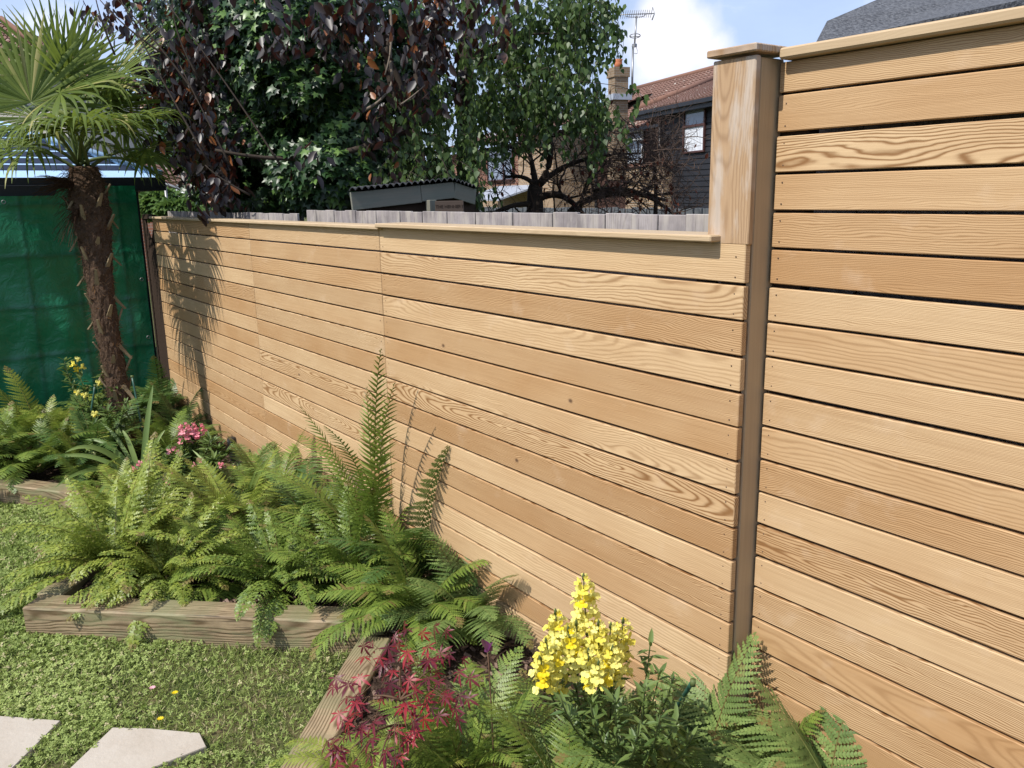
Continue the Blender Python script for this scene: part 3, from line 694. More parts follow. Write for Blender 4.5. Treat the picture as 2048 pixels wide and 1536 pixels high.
tiled(mb, q3(A0-bk*.4, zw-.05), q3(A2-bk*.4, zw-.05), q3(A2-al*3.4+bk*3.2, zr+.9), q3(A0+bk*3.2, zr+.9), 16, 60)
tiled(mb, q3(A2-bk*.4, zw-.05), q3(A2+bk*7.4, zw-.05), q3(A2-al*3.4+bk*3.25, zr+.9), q3(A2-al*3.4+bk*3.2, zr+.9), 16, 30)
rd = mb.build('roof', M['tiles'], hD)
mb = MB(); tube(mb, [q3(A2-bk*.4, zw+.05), q3(A2-al*3.4+bk*3.2, zr+1.0), q3(A0+bk*3.2, zr+1.0)], .08, 8); mb.build('ridge_tiles', M['ridge'], rd)
w_ = empty('x', (0, 0, 0), None, None); bpy.data.objects.remove(w_)

# ---- small brick outbuilding with satellite dish
oz = empty('brick_outbuilding', D(395, 400, 20), 'small red brick outbuilding with a white dish beyond the fence end', 'outbuilding')
p = D(385, 400, 20); e = D(365, 368, 20); mb = MB()
box(mb, (D(420, 395, 20)+D(372, 395, 20))/2*np.array([1, 1, 0])+np.array([0, 0, e[2]/2]), (2.6, .9, e[2]), rotz(math.atan2(al[1], al[0]))); mb.build('wall', M['redbrick'], oz)
c_ = (D(420, 395, 20)+D(372, 395, 20))/2; mb = MB()
a0 = c_-al*1.0; r0 = np.array([c_[0], c_[1], 0])
f0, f1 = r0-al*1.7-bk*.8, r0+al*1.7-bk*.8; g0, g1 = r0-al*1.2+bk*.2, r0+al*1.2+bk*.2
tiled(mb, q3(f0, e[2]-.1), q3(f1, e[2]-.1), q3(g1, e[2]+.45), q3(g0, e[2]+.45), 6, 14); mb.build('roof', M['tiles'], oz)
mb = MB(); dc = D(361, 383, 19.2); vs = [dc+np.array([0, 0, 0])]; 
for k in range(16): a = k/16*6.283; vs.append(dc+RIGHT*.13*math.cos(a)+UP*.17*math.sin(a)+BACK*.06)
mb.add(vs, [(0, 1+k, 1+(k+1) % 16) for k in range(16)]+[(0, 1+(k+1) % 16, 1+k) for k in range(0)], smooth=True); tube(mb, [dc, dc-BACK*.3-UP*.1], .03, 6)
mb.build('satellite_dish', M['whiteframe'], oz)

# ---- black felt roof behind the tall fence, top right
m = MT('black roofing felt'); n1 = m.noise(m.pos(), 55.0, 4, .65); n2 = m.noise(m.pos(), 4.0, 3)
c = m.ramp(n1, [(.38, (.035, .036, .04)), (.62, (.16, .165, .175))]); c = m.mix(m.math('MULTIPLY', n2, .5), c, (.07, .072, .08)); m.bump(n1, .8, .02); M['felt'] = m.fin(c, .7, .35)
sh = empty('felt_roofed_outbuilding', (-1.5, 3.6, 0), 'outbuilding with black mineral felt roof showing above the tall fence', 'outbuilding')
def hull(mb, top, h):
    top = [np.array(p) for p in top]; bot = [p-np.array([0, 0, h]) for p in top]; n = len(top)
    nrm = np.cross(top[1]-top[0], top[2]-top[0])
    f = [tuple(range(n)), tuple(range(2*n-1, n-1, -1))]+[(i, n+i, n+(i+1) % n, (i+1) % n) for i in range(n)]
    if nrm[2] < 0: f = [q[::-1] for q in f]
    mb.add(top+bot, f)
mb = MB()
A_ = D(1654, 42, 4.75); B_ = D(1752, 0, 5.1); E_ = D(1930, -75, 5.8); S1 = D(1768, 47, 4.75); S2 = D(1938, -3, 5.05); S3 = D(2150, -66, 5.5)
L0 = D(1628, 92, 4.45); L1 = D(1850, 40, 4.45); L2 = D(2230, -40, 4.6)
K1 = D(1760, 60, 4.62); K2 = D(1990, -2, 4.85); K3 = D(2220, -60, 5.1)
hull(mb, [A_, S1, S2, B_], .05); hull(mb, [B_, S2, S3, E_], .05)
hull(mb, [L0, K1, S1, A_], .05); hull(mb, [L0, L1, K1], .05)
hull(mb, [K1, K2, S2, S1], .05); hull(mb, [K2, K3, S3, S2], .05); hull(mb, [L1, L2, K3, K2], .05); hull(mb, [L1, K2, K1], .05)
rf = mb.build('roof', M['felt'], sh)
mb = MB(); box(mb, (-.6, 3.9, 1.25), (3.6, 1.6, 2.3)); mb.build('wall', M['darkwood'], sh)

# ---- slate grey board fence in the middle distance
gf = empty('slate_fence', (-7, 4.5, 0), 'slate grey upright board fence in the middle distance below the houses', 'fence')
m = MT('slate paint'); M['slate'] = m.fin(m.mix(m.noise(m.obj(), 6.0, 4), (.075, .085, .095), (.12, .13, .14)), .7, .25)
mb = MB(); x = PY(880, 425, 4.5)[0]; xe = PY(1560, 415, 4.5)[0]; za = PY(1400, 416, 4.5)[2]
while x < xe:
    box(mb, (x, 4.5+random.uniform(-.004, .004), za/2+random.uniform(-.01, .008)), (.088, .02, za), axis=2); x += .105
mb.build('board_panel', M['slate'], gf)
mb = MB(); box(mb, ((PY(880, 425, 4.5)[0]+xe)/2, 4.54, za-.35), (xe-PY(880, 425, 4.5)[0], .04, .08)); box(mb, ((PY(880, 425, 4.5)[0]+xe)/2, 4.56, .6), (xe-PY(880, 425, 4.5)[0], .02, 1.1))
mb.build('rail', M['greyboard'], gf)

# ---- neighbour's corrugated shed
sd = empty('garden_shed', (-4.6, 1.0, 0), 'dark shed with corrugated roof and mossy grey fascia behind the grey boards', 'shed')
e0 = D(700, 385, 5.0); e1 = D(906, 364, 5.35); e2 = D(951, 379, 5.55)
def dropz(p, h): return p-np.array([0, 0, h])
m = MT('corrugated sheet'); M['corr'] = m.fin(m.mix(m.noise(m.obj(), 12.0, 5), (.10, .095, .09), (.20, .19, .18)), .85, .2)
def fascia(mb, p, q, h, t=.02):
    p, q = np.array(p), np.array(q); d = q-p; L = np.linalg.norm(d); x = d/L; yv = np.cross(np.array([0, 0, 1.]), x); yv /= np.linalg.norm(yv); zv = np.cross(x, yv)
    box(mb, (p+q)/2-zv*h/2, (L, t, h), np.stack([x, yv, zv], 1))
mb = MB(); md = e0+(e1-e0)*.66
fascia(mb, e0, md, .105); fascia(mb, md+(e1-md)*.01, e1, .10); fascia(mb, e1+(e2-e1)*.06, e2, .10); mb.build('fascia', M['greyfascia'], sd)
back = ray(900, 380); back[2] = 0; back /= np.linalg.norm(back)
for (p, q, nn) in ((e0, e1, 17), (e1, e2, 6)):
    mb = MB(); K = nn*6; vs = []
    for k in range(K+1):
        t = k/K; b0 = p+(q-p)*t; hgt = .010+.018*abs(math.sin(t*nn*math.pi))
        off_ = -back*.05
        vs += [b0+off_+np.array([0, 0, hgt+.004]), b0+back*1.6+np.array([0, 0, hgt+.004]), b0+off_+np.array([0, 0, hgt-.002]), b0+back*1.6+np.array([0, 0, hgt-.002])]
    mb.add(vs, [(4*k, 4*k+1, 4*k+5, 4*k+4) for k in range(K)]+[(4*k+2, 4*k+6, 4*k+7, 4*k+3) for k in range(K)]+[(4*k, 4*k+4, 4*k+6, 4*k+2) for k in range(K)])
    mb.build('corrugated_roof', M['corr'], sd)
mb = MB()
pts = [e0+back*.04, e1+back*.04, e2+back*.04]
tp_ = [dropz(p, .03) for p in pts]; bt = [p*np.array([1, 1, 0]) for p in pts]; tb = [p+back*1.5 for p in tp_]; bb = [p+back*1.5 for p in bt]
V = tp_+bt+tb+bb
mb.add(V, [(0, 3, 4, 1), (1, 4, 5, 2), (2, 5, 11, 8), (8, 11, 10, 7), (7, 10, 9, 6), (6, 9, 3, 0)]); mb.build('wall', M['darkwood'], sd)
mb = MB(); pc = D(862, 400, 5.24); box(mb, pc*np.array([1, 1, 0])+np.array([0, 0, pc[2]/2]), (.05, .05, pc[2]), axis=2); mb.build('corner_post', M['greyfascia'], sd)
# plaque
pq = D(899, 415, 5.12); dx = e2-e1; ex = RIGHT.copy(); ex[2] = 0; ex /= np.linalg.norm(ex)
sg = empty('wooden_sign', pq, 'small brown wooden sign with carved capitals hung under the shed gable', 'sign')
m = MT('sign wood'); M['sign'] = m.fin(m.mix(m.noise(m.scale(m.obj(), (3, 3, 30)), 6.0, 4), (.060, .044, .035), (.085, .062, .048)), .7, .2)
yy = np.cross(np.array([0, 0, 1.]), ex); RS = np.stack([ex, yy, np.array([0, 0, 1.])], 1)
mb = MB(); box(mb, pq, (.175, .015, .08), RS); mb.build('board', M['sign'], sg)
def text(body, size, loc, rot3, mat, parent, name='lettering', ext=.001):
    cu = bpy.data.curves.new(name, 'FONT'); cu.body = body; cu.size = size; cu.extrude = ext; cu.align_x = 'CENTER'; cu.align_y = 'CENTER'; cu.materials.append(mat)
    t_ = bpy.data.objects.new(name, cu); COL.objects.link(t_); me = bpy.data.meshes.new_from_object(t_.evaluated_get(bpy.context.evaluated_depsgraph_get())); bpy.data.objects.remove(t_)
    o = bpy.data.objects.new(name, me); COL.objects.link(o); o.matrix_world = Matrix([list(rot3[i])+[loc[i]] for i in range(3)]+[[0, 0, 0, 1]])
    o.parent = parent; o.matrix_parent_inverse = Matrix.Translation(parent.location).inverted(); return o
TR = np.stack([ex, np.array([0, 0, 1.]), -yy], 1)
text('THE HENNERY', .026, pq-yy*.0085+np.array([0, 0, .006]), TR, M['darkwood'], sg)
# ------------------------------------------------------------------ leaf materials
M['ivy'] = leafmat('ivy leaf', (.010, .026, .010), (.035, .085, .022), (.10, .20, .03), .18, .38, .38, (.13, .22, .05))
M['plum'] = leafmat('purple leaf', (.009, .007, .007), (.021, .014, .014), (.20, .04, .02), .14, .42, .5, (.20, .07, .02))
M['birch'] = leafmat('birch leaf', (.035, .068, .022), (.085, .135, .038), (.15, .24, .05), .30, .45, .4)
M['fartree'] = leafmat('far tree leaf', (.06, .12, .03), (.12, .20, .05), (.16, .26, .05), .3, .6, .2)
M['palm'] = leafmat('palm leaf', (.055, .09, .014), (.155, .205, .035), (.28, .36, .06), .36, .5, .25, (.36, .33, .12))
M['fern'] = leafmat('fern frond', (.065, .115, .018), (.20, .27, .045), (.26, .40, .06), .22, .45, .4, (.19, .14, .05))
M['fernyel'] = leafmat('yellow green fern frond', (.10, .15, .02), (.29, .335, .055), (.36, .48, .07), .22, .45, .4, (.19, .14, .05))
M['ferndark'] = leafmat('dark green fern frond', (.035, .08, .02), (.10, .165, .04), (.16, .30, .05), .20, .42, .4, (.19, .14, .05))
M['ferngrey'] = leafmat('grey green fern frond', (.08, .13, .035), (.20, .275, .08), (.26, .38, .10), .22, .5, .25, (.19, .14, .05))
M['stem'] = plain('green stem', (.09, .12, .04), .6, .3)
M['brownstem'] = plain('brown stem', (.10, .055, .03), .7, .3)
M['snapleaf'] = leafmat('snapdragon leaf', (.06, .11, .028), (.15, .21, .06), (.18, .28, .05), .25, .45, .4)
M['yellowpetal'] = leafmat('yellow petal', (.84, .72, .10), (.90, .86, .30), (.95, .88, .2), .35, .55, .2, (.86, .66, .02))
M['pinkpetal'] = leafmat('pink petal', (.80, .22, .28), (.85, .38, .42), (.95, .35, .4), .30, .5, .3, (.88, .5, .55))
M['maple'] = leafmat('red maple leaf', (.055, .010, .020), (.16, .016, .026), (.45, .02, .03), .28, .42, .4, (.28, .02, .028))
M['strap'] = leafmat('strap leaf', (.12, .20, .05), (.22, .30, .08), (.32, .42, .1), .35, .45, .4)
M['grass'] = leafmat('lawn leaf', (.17, .23, .055), (.39, .46, .15), (.32, .42, .08), .25, .6, .2, (.45, .40, .22))
M['fibre'] = plain('palm trunk fibre', (.075, .048, .032), .95, .1, sc=40, var=.5, bump=.8)
M['stub'] = plain('old leaf stub', (.22, .17, .10), .8, .2, sc=30, var=.4)
M['twig'] = plain('dry twig', (.085, .058, .045), .9, .15, sc=30, var=.4)
M['dryleaf'] = leafmat('dry leaf', (.055, .02, .015), (.11, .035, .022), (.2, .06, .03), .3, .7, .1)

# ------------------------------------------------------------------ fern fronds (shared meshes, one object per frond)
def frond_mesh(name, kind, L=1.0, Wd=.20, npair=24, a0=12, a1=95, seed=0, mat='fern'):
    r = np.random.RandomState(seed); V = []; F = []; RN = []
    n = 40; ds = L/n; p = np.array([0., 0, 0]); P = [p.copy()]; T = []; side_c = r.uniform(-.25, .25)
    for i in range(n+1):
        t = i/n; a = rad(a0+(a1-a0)*(t**1.3)); sd = side_c*t*t
        d = np.array([math.sin(a)*math.cos(sd), math.sin(a)*math.sin(sd)+0.0, math.cos(a)]); T.append(d/np.linalg.norm(d)); p = p+T[-1]*ds; P.append(p.copy())
    P = np.array(P[:n+1]); T = np.array(T)
    def quad(a, b, c, d, rn): k = len(V); V.extend([a, b, c, d]); F.append((k, k+1, k+2, k+3)); RN.extend([rn]*4)
    def tri(a, b, c, rn): k = len(V); V.extend([a, b, c]); F.append((k, k+1, k+2)); RN.extend([rn]*3)
    side = np.cross(T[0], [1, 0, 0]) if abs(T[0][0]) < .9 else np.array([0, 1., 0]); side = np.array([0, 1., 0])
    # rachis
    for i in range(n):
        w = .0045*L*(1-i/n)+.0012
        for q in (np.array([0, 1, 0]),):
            quad(P[i]-q*w, P[i]+q*w, P[i+1]+q*w*.95, P[i+1]-q*w*.95, .9)
            u = np.cross(T[i], q); quad(P[i]-u*w, P[i]+u*w, P[i+1]+u*w*.95, P[i+1]-u*w*.95, .9)
    start = .16 if kind != 'sword' else .10
    for j in range(npair):
        s = start+(1-start)*(j+.5)/npair
        for sg in (-1, 1):
            ss = min(.995, s+(r.uniform(-.004, .004)+.006*sg)); i = min(n-1, int(ss*n)); fr = ss*n-i
            base = P[i]*(1-fr)+P[i+1]*fr; t = T[i]; u = (ss-start)/(1-start)
            if kind == 'sword': prof = min(1, .55+u*2.2)*(1-u**3.2)**.8
            else: prof = (math.sin(math.pi*min(1, (u*.86+.14))**.80))**.75*(1-.15*u)
            nr = np.cross(t, [0, 1., 0]); nr /= np.linalg.norm(nr)+1e-9; nr = -nr if nr[2] < 0 else nr
            pl = Wd*prof*r.uniform(.92, 1.06)+.004
            fwd = .22+.55*u; droop = r.uniform(.0, .22)+(.25 if kind == 'ruffle' else 0)
            d = np.array([0, 1., 0])*sg+t*fwd-nr*droop*.6+r.normal(size=3)*.04; d /= np.linalg.norm(d)
            rn0 = np.clip(r.uniform(.1, .8), 0, 1)
            if (u > .90 and seed % 3 == 0) or r.rand() < .004: rn0 = .99
            if kind == 'sword':
                m_ = 4; w = .017*(.6+.4*prof); q = base.copy(); dd = d.copy(); prev = None
                for k in range(m_+1):
                    v = k/m_; ww = w*(1-v**1.6)*.9+.0006; l = t*ww*.5
                    cur = (q-l, q+l)
                    if prev is not None: quad(prev[0], prev[1], cur[1], cur[0], rn0)
                    prev = cur; q = q+dd*pl/m_; dd = dd-nr*.13+t*.09; dd /= np.linalg.norm(dd)
                continue
            m_ = max(3, int(13*prof*(Wd/.2)**.5)) if kind != 'ruffle' else max(3, int(9*prof))
            q = base.copy(); dd = d.copy(); step = pl/m_; lw = t
            Q = [q.copy()]; DD = [dd.copy()]
            for k in range(m_):
                q = q+dd*step; Q.append(q.copy()); dd = dd-nr*(.035 if kind != 'ruffle' else .07)+t*.02; dd /= np.linalg.norm(dd); DD.append(dd.copy())
            # pinna midrib blade
            sp = Wd*1.0/npair*2.4*L/ (Wd*10) if False else (L*(1-start)/npair)
            for k in range(m_):
                v = k/m_; half = sp*.56*(1-v**1.7)+.0008
                a, b = Q[k], Q[k+1]; dk = DD[k]; lat = np.cross(nr, dk); lat /= np.linalg.norm(lat)+1e-9
                for s2 in (-1, 1):
                    tipd = lat*s2+dk*.45+nr*(r.uniform(-.15, .05) if kind != 'ruffle' else r.uniform(-.9, .6)); tipd /= np.linalg.norm(tipd)
                    hl = half*r.uniform(.9, 1.08)*(1.25 if kind == 'ruffle' else 1)
                    mid = (a+b)/2+tipd*hl*.62
                    tp = a+(b-a)*.5+tipd*hl
                    rn = np.clip(rn0+r.uniform(-.12, .12), 0, 1)
                    wv = (b-a)*.47
                    k0 = len(V); V.extend([a+(b-a)*.02, a+(b-a)*.98, mid+wv*.95, tp, mid-wv*.8]); F.append((k0, k0+1, k0+2, k0+3, k0+4)); RN.extend([rn]*5)
            tri(Q[-1]-lat*.002, Q[-1]+lat*.002, Q[-1]+DD[-1]*step, rn0)
    # flatten twist jitter
    me = bpy.data.meshes.new(name); me.from_pydata([tuple(v) for v in V], [], F); me.materials.append(M[mat])
    a = me.attributes.new('rnd', 'FLOAT', 'POINT'); a.data.foreach_set('value', np.array(RN, dtype=np.float32)); me.update(); return me
FR = {}
def fset(key, kind, mat, W_, npair, arcs, n=5):
    FR[key] = [frond_mesh('frond', kind, 1.0, W_*random.uniform(.9, 1.1), npair, a0, a1, random.randrange(9999), mat) for (a0, a1) in arcs]
ARC = [(2, 35), (6, 60), (10, 80), (15, 100), (20, 112), (28, 105), (38, 118), (8, 95)]
fset('lady', 'lady', 'fern', .20, 24, ARC)
fset('ladyy', 'lady', 'fernyel', .18, 22, ARC)
fset('ruf', 'ruffle', 'fernyel', .15, 20, ARC)
fset('rufg', 'ruffle', 'fern', .15, 20, ARC)
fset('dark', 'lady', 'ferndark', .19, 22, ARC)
fset('sword', 'sword', 'fern', .13, 34, ARC)
fset('grey', 'lady', 'ferngrey', .22, 24, ARC)
FN = [0]
def fern(loc, key, n, L, label, spread=(10, 75), azr=(0, 360), extra=(), zr=None, seed=1):
    """loc world; n fronds of length L. extra: (azimuth deg, variant, scale, tilt deg)"""
    r = random.Random(seed*77+FN[0]); FN[0] += 1
    root = empty('fern', loc, label, 'fern', 'ferns in the raised bed'); ms = FR[key]
    lst = []
    for i in range(n):
        az = azr[0]+(azr[1]-azr[0])*((i+r.uniform(-.3, .3))/n)
        lst.append((az, r.randrange(len(ms)), L*r.uniform(.62, 1.05), r.uniform(*spread)*r.uniform(.3, 1)))
    lst += list(extra)
    for az, v, s, tl, *sy in lst:
        o = bpy.data.objects.new('frond', ms[v % len(ms)]); COL.objects.link(o); o.parent = root
        rot = Matrix.Rotation(rad(az), 4, 'Z') @ Matrix.Rotation(rad(tl), 4, 'Y') @ Matrix.Rotation(rad(r.uniform(-18, 18)), 4, 'Z')
        off = Vector((math.cos(rad(az))*.02, math.sin(rad(az))*.02, 0)); o.matrix_basis = Matrix.Translation(off) @ rot @ Matrix.Diagonal((s, s*(sy[0] if sy else 1)*r.choice((1, -1)), s, 1))
    return root
def g3(px, py, z=.10): p = G(px, py, z); return (p[0], p[1], .09)
# far left bed
fern((-6.45, -1.62, .09), 'lady', 26, .62, 'bright green fern cut by the left edge of the photo behind the far sleeper', (5, 55))
fern((-6.35, -1.22, .09), 'lady', 28, .62, 'large arching fern over the far sleeper, second from the left edge', (5, 60))
fern((-6.95, -1.10, .09), 'ladyy', 26, .70, 'yellow green fern directly in front of the green tarpaulin', (5, 50))
fern((-7.0, -1.75, .09), 'ladyy', 22, .62, 'yellow green fern against the tarpaulin at the left edge', (5, 50))
fern((-5.95, -.98, .09), 'ladyy', 22, .48, 'low drooping fern whose fronds hang over the right end of the far sleeper', (10, 70))
fern((-7.15, -.42, .09), 'dark', 26, .62, 'dark shaded fern to the right of the palm trunk', (5, 50))
fern((-7.35, -.14, .09), 'dark', 20, .62, 'dark fern in the corner between the lattice and the cedar fence', (5, 40))
fern((-6.65, -.20, .09), 'dark', 24, .50, 'dark fern against the fence under the palm shadow', (5, 60))
fern((-6.28, -.26, .09), 'grey', 16, .34, 'small pale fern touching the fence just above the pink flowers', (10, 70))
fern((-6.2, -.62, .09), 'lady', 18, .40, 'small upright fern beside the strap leaves', (10, 60))
fern((-6.75, -1.45, .09), 'lady', 26, .66, 'broad fern between the sleeper and the tarpaulin at the far left', (5, 55))
fern((-5.0, -.25, .09), 'grey', 22, .46, 'pale fern against the fence between the pink flowers and the main clump', (5, 60))
fern((-4.55, -.22, .10), 'lady', 28, .55, 'upright light green fern against the fence right of the pink flowers', (3, 45))
fern((-6.9, -.75, .09), 'lady', 22, .50, 'fern at the foot of the palm trunk on its left side', (5, 55))
fern((-5.75, -1.25+.2, .09), 'lady', 16, .34, 'low green fern tucked behind the far sleeper beside the strap leaves', (15, 70))
fern((-5.15, -.95, .09), 'ladyy', 24, .44, 'bright fern in front of the smaller pink flowers', (8, 65))
fern((-6.30, -1.95, .09), 'lady', 24, .60, 'fern cut by the photo edge hanging over the far sleeper', (5, 60))
fern((-6.60, -1.02, .09), 'ladyy', 22, .56, 'yellowish fern left of the straggly yellow snapdragon', (5, 50))
fern((-6.15, -.88, .09), 'dark', 26, .62, 'dark green fern hiding the foot of the palm trunk', (3, 48))
fern((-5.95, -.45, .09), 'lady', 22, .48, 'green fern between the palm foot and the pink snapdragon', (3, 50))
# big centre mass
fern((-4.28, -1.15, .10), 'ruf', 40, .62, 'yellow green crested fern spilling left over the lawn', (4, 58), extra=[(200, 5, .62, 35), (215, 4, .66, 45), (190, 3, .6, 30), (232, 6, .55, 30), (170, 4, .7, 20)])
fern((-4.62, -.92, .10), 'ruf', 32, .60, 'yellow green crested fern at the back left of the main clump', (4, 50))
fern((-3.98, -.98, .10), 'ruf', 34, .50, 'crested fern leaning over the left half of the front sleeper', (4, 48), extra=[(300, 5, .5, 30), (320, 6, .52, 28)])
fern((-4.25, -.55, .10), 'ladyy', 30, .58, 'bright fern rising behind the pink flowers side of the clump', (3, 55))
fern((-3.82, -.66, .10), 'lady', 30, .50, 'spreading green fern above the middle of the front sleeper', (4, 48), extra=[(-50, 5, .52, 45), (-65, 4, .55, 50), (-35, 6, .5, 38)])
fern((-4.05, -.22, .10), 'dark', 26, .55, 'dark green fern against the fence behind the main clump', (3, 50))
fern((-3.55, -.58, .10), 'rufg', 34, .50, 'dense ruffled green fern overhanging the right half of the front sleeper', (4, 52))
fern((-3.40, -.28, .10), 'rufg', 30, .58, 'ruffled green fern at the right of the main clump near the fence', (3, 60))
fern((-3.47, -.12, .10), 'sword', 14, .82, 'tall narrow-leaved fern with spiky upright fronds against the fence', (3, 42), extra=[(205, 7, 1.02, 22), (212, 3, 1.0, 30), (-37, 0, 1.20, -4, .6), (-20, 0, 1.12, 5, .6), (-60, 1, .95, -6, .7), (200, 1, .62, 10), (150, 0, .92, -2, .7), (215, 0, .9, 8, .7), (-20, 1, .92, 8), (190, 2, .95, 12), (225, 2, .9, 16)])
fern((-3.22, -.06, .10), 'dark', 16, .62, 'dark fern with tips curling against the fence beside the tall spiky one', (3, 40), extra=[(20, 0, .80, 3), (-30, 2, .7, 5), (60, 1, .78, 4)])
fern((-2.93, -.20, .10), 'lady', 34, .52, 'large green fern where the two sleepers meet', (5, 75), extra=[(250, 4, .52, 40), (235, 5, .5, 48), (265, 3, .55, 40), (220, 4, .5, 30)])
fern((-2.72, -.06, .10), 'grey', 22, .50, 'grey green fern leaning against the fence above the purple leaf', (3, 55), extra=[(-20, 3, .5, 22), (-5, 4, .46, 18)])
# front
fern((-1.92, -.62, .10), 'lady', 30, .50, 'big lacy fern at the bottom edge of the photo left of the yellow flowers', (5, 72))
fern((-1.98, -.50, .10), 'ladyy', 11, .34, 'small pale fern on the bark between the maple and the yellow snapdragon', (15, 70))
fern((-1.62, -.46, .10), 'lady', 26, .46, 'lacy fern at the bottom edge directly below the yellow snapdragon', (5, 72))
fern((-1.42, -.14, .10), 'grey', 30, .50, 'pale green fern in front of the post foot', (3, 62), extra=[(80, 0, .56, 4), (120, 1, .5, 5)])
fern((-1.30, -.02, .10), 'lady', 20, .50, 'fuller fern just right of the post foot with brown flecks', (3, 50))
fern((-1.33, -.34, .10), 'grey', 22, .46, 'pale green fern at the bottom edge right of the post', (5, 65))
fern((-1.10, .0, .10), 'grey', 24, .58, 'sparse pale fern at the far right against the tall fence', (3, 50), extra=[(20, 1, .55, 20), (100, 0, .55, 3)])
fern((-.95, .01, .10), 'grey', 18, .60, 'small pale fern furthest right at the foot of the tall fence', (3, 45), (180, 360))
fern((-2.08, -.86, .10), 'ladyy', 18, .34, 'small yellow green fern under the maple at the bottom edge', (15, 75))

# ------------------------------------------------------------------ snapdragons
def blob(mb_v, mb_f, c, rx, ry, rz, seg=6, ring=4):
    k = len(mb_v)
    for i in range(ring+1):
        th = math.pi*i/ring
        for j in range(seg): ph = 2*math.pi*j/seg; mb_v.append((c[0]+rx*math.sin(th)*math.cos(ph), c[1]+ry*math.sin(th)*math.sin(ph), c[2]+rz*math.cos(th)))
    for i in range(ring):
        for j in range(seg): a = k+i*seg+j; b = k+i*seg+(j+1) % seg; mb_f.append((a, b, b+seg, a+seg))
# floret: tube along +Y (outwards), two upright upper lobes, three drooping lower lobes and the palate
fv, ff = [], []
blob(fv, ff, (0, .30, 0), .17, .34, .17)
blob(fv, ff, (0, .62, -.04), .23, .17, .17)
def lobe(c, d, w, l, cup=.12):
    c = np.array(c, float); d = np.array(d, float); d /= np.linalg.norm(d); x = np.array([1., 0, 0]); x = x-d*(x@d); x /= np.linalg.norm(x)+1e-9; nn = np.cross(x, d)
    k = len(fv); rows = [(0, .35), (.35, .95), (.7, 1.0), (1.0, .45)]
    for (t, ww) in rows:
        for s in (-1, 0, 1): fv.append(tuple(c+d*l*t+x*w*ww*s*.5+nn*(cup*(abs(s)*.9+t*t))*l))
    for i in range(3):
        for j in range(2): a = k+i*3+j; ff.append((a, a+1, a+4, a+3))
lobe((-.14, .50, .10), (-.45, .25, 1), .44, .48, -.2); lobe((.14, .50, .10), (.45, .25, 1), .44, .48, -.2)
lobe((-.16, .66, -.10), (-.75, .35, -.8), .36, .36); lobe((.16, .66, -.10), (.75, .35, -.8), .36, .36); lobe((0, .70, -.12), (0, .5, -1), .38, .38)
LANC = ([(0, 0, 0), (-.13, .35, .03), (-.10, .7, .0), (0, 1, -.08), (.10, .7, .0), (.13, .35, .03), (0, .4, -.03), (0, .75, -.05)],
        [(0, 6, 1), (1, 6, 7, 2), (2, 7, 3), (0, 5, 6), (5, 4, 7, 6), (4, 3, 7)])
def snapdragon(loc, stems, petal, label, flen=.032, leafn=60, seed=3, ls=1.0):
    """stems: (top point, flower count, spike length)"""
    root = empty('snapdragon', loc, label, 'flowering plant', 'snapdragons in the bed'); loc = np.array(loc, float); r = np.random.RandomState(seed)
    for top, nf, sl_ in stems:
        top = np.array(top, float); b = loc+np.array([r.uniform(-.05, .05), r.uniform(-.05, .05), 0]); c = (b+top)/2+np.array([(top-b)[0]*.3, (top-b)[1]*.3, .02])
        P = np.array(bez(b, c, top, 12)); mb = MB(); tube(mb, P, list(np.linspace(.0042, .0018, 12)), 6); st = mb.build('stem', M['stem'], root)
        n = leafn; t = r.uniform(.05, .80 if nf else 1.0, n)
        idx = t*11; i0 = np.minimum(idx.astype(int), 10); fr = (idx-i0)[:, None]; pos = P[i0]*(1-fr)+P[i0+1]*fr
        out = unit(n); out[:, 2] = r.uniform(-.2, .9, n); out /= np.linalg.norm(out, axis=1)[:, None]; nn = np.array([0, 0, 1.])+unit(n)*.3
        scatter('foliage', LANC[0], LANC[1], pos, frames(out, nn, r.uniform(.030, .060, n)*ls), r.rand(n), M['snapleaf'], st)['kind'] = 'stuff'
        if nf:
            ax = P[-1]-P[-3]; ax /= np.linalg.norm(ax); pos = []; ys = []
            for k in range(nf):
                u = k/nf; a = k*2.4+r.uniform(-.3, .3); h = np.array([math.cos(a), math.sin(a), 0]); pos.append(P[-1]-ax*sl_*u+h*.006); ys.append(h+np.array([0, 0, .15+.5*(1-u)]))
            sc = np.array([flen*(.45+.75*min(1, (k/nf)*2.6+.12)) for k in range(nf)])*r.uniform(.92, 1.08, nf)
            F3 = frames(np.array(ys), np.tile([0, 0, 1.], (nf, 1)), sc)
            scatter('flower_spike', fv, ff, np.array(pos), F3, r.rand(nf), petal, root, smooth=True)
            mb = MB()
            tube(mb, [P[-1], P[-1]+ax*.012, P[-1]+ax*.022], [.005, .004, .001], 6); mb.build('bud', M['stem'], root)
    return root
yb = (-1.87, -.13, .09)
def T(px, py, d): return D(px, py, d)
ystems = []
for (px, py, dd, nf, sl_) in [(1168, 1158, 2.26, 18, .15), (1098, 1228, 2.24, 18, .17), (1075, 1285, 2.19, 17, .17), (1060, 1320, 2.20, 13, .12), (1130, 1262, 2.20, 15, .15), (1150, 1250, 2.28, 11, .10), (1205, 1250, 2.22, 17, .16), (1266, 1245, 2.27, 20, .20), (1235, 1255, 2.25, 14, .14), (1205, 1330, 2.14, 10, .09), (1240, 1300, 2.18, 12, .12), (1180, 1305, 2.16, 5, .06)]:
    ystems.append((T(1165+(px-1165)*.80, py, dd), int(nf*1.35), sl_*1.25))
snapdragon(yb, ystems, M['yellowpetal'], 'tall snapdragon covered in yellow flower spikes in front of the fence', .031, 60)
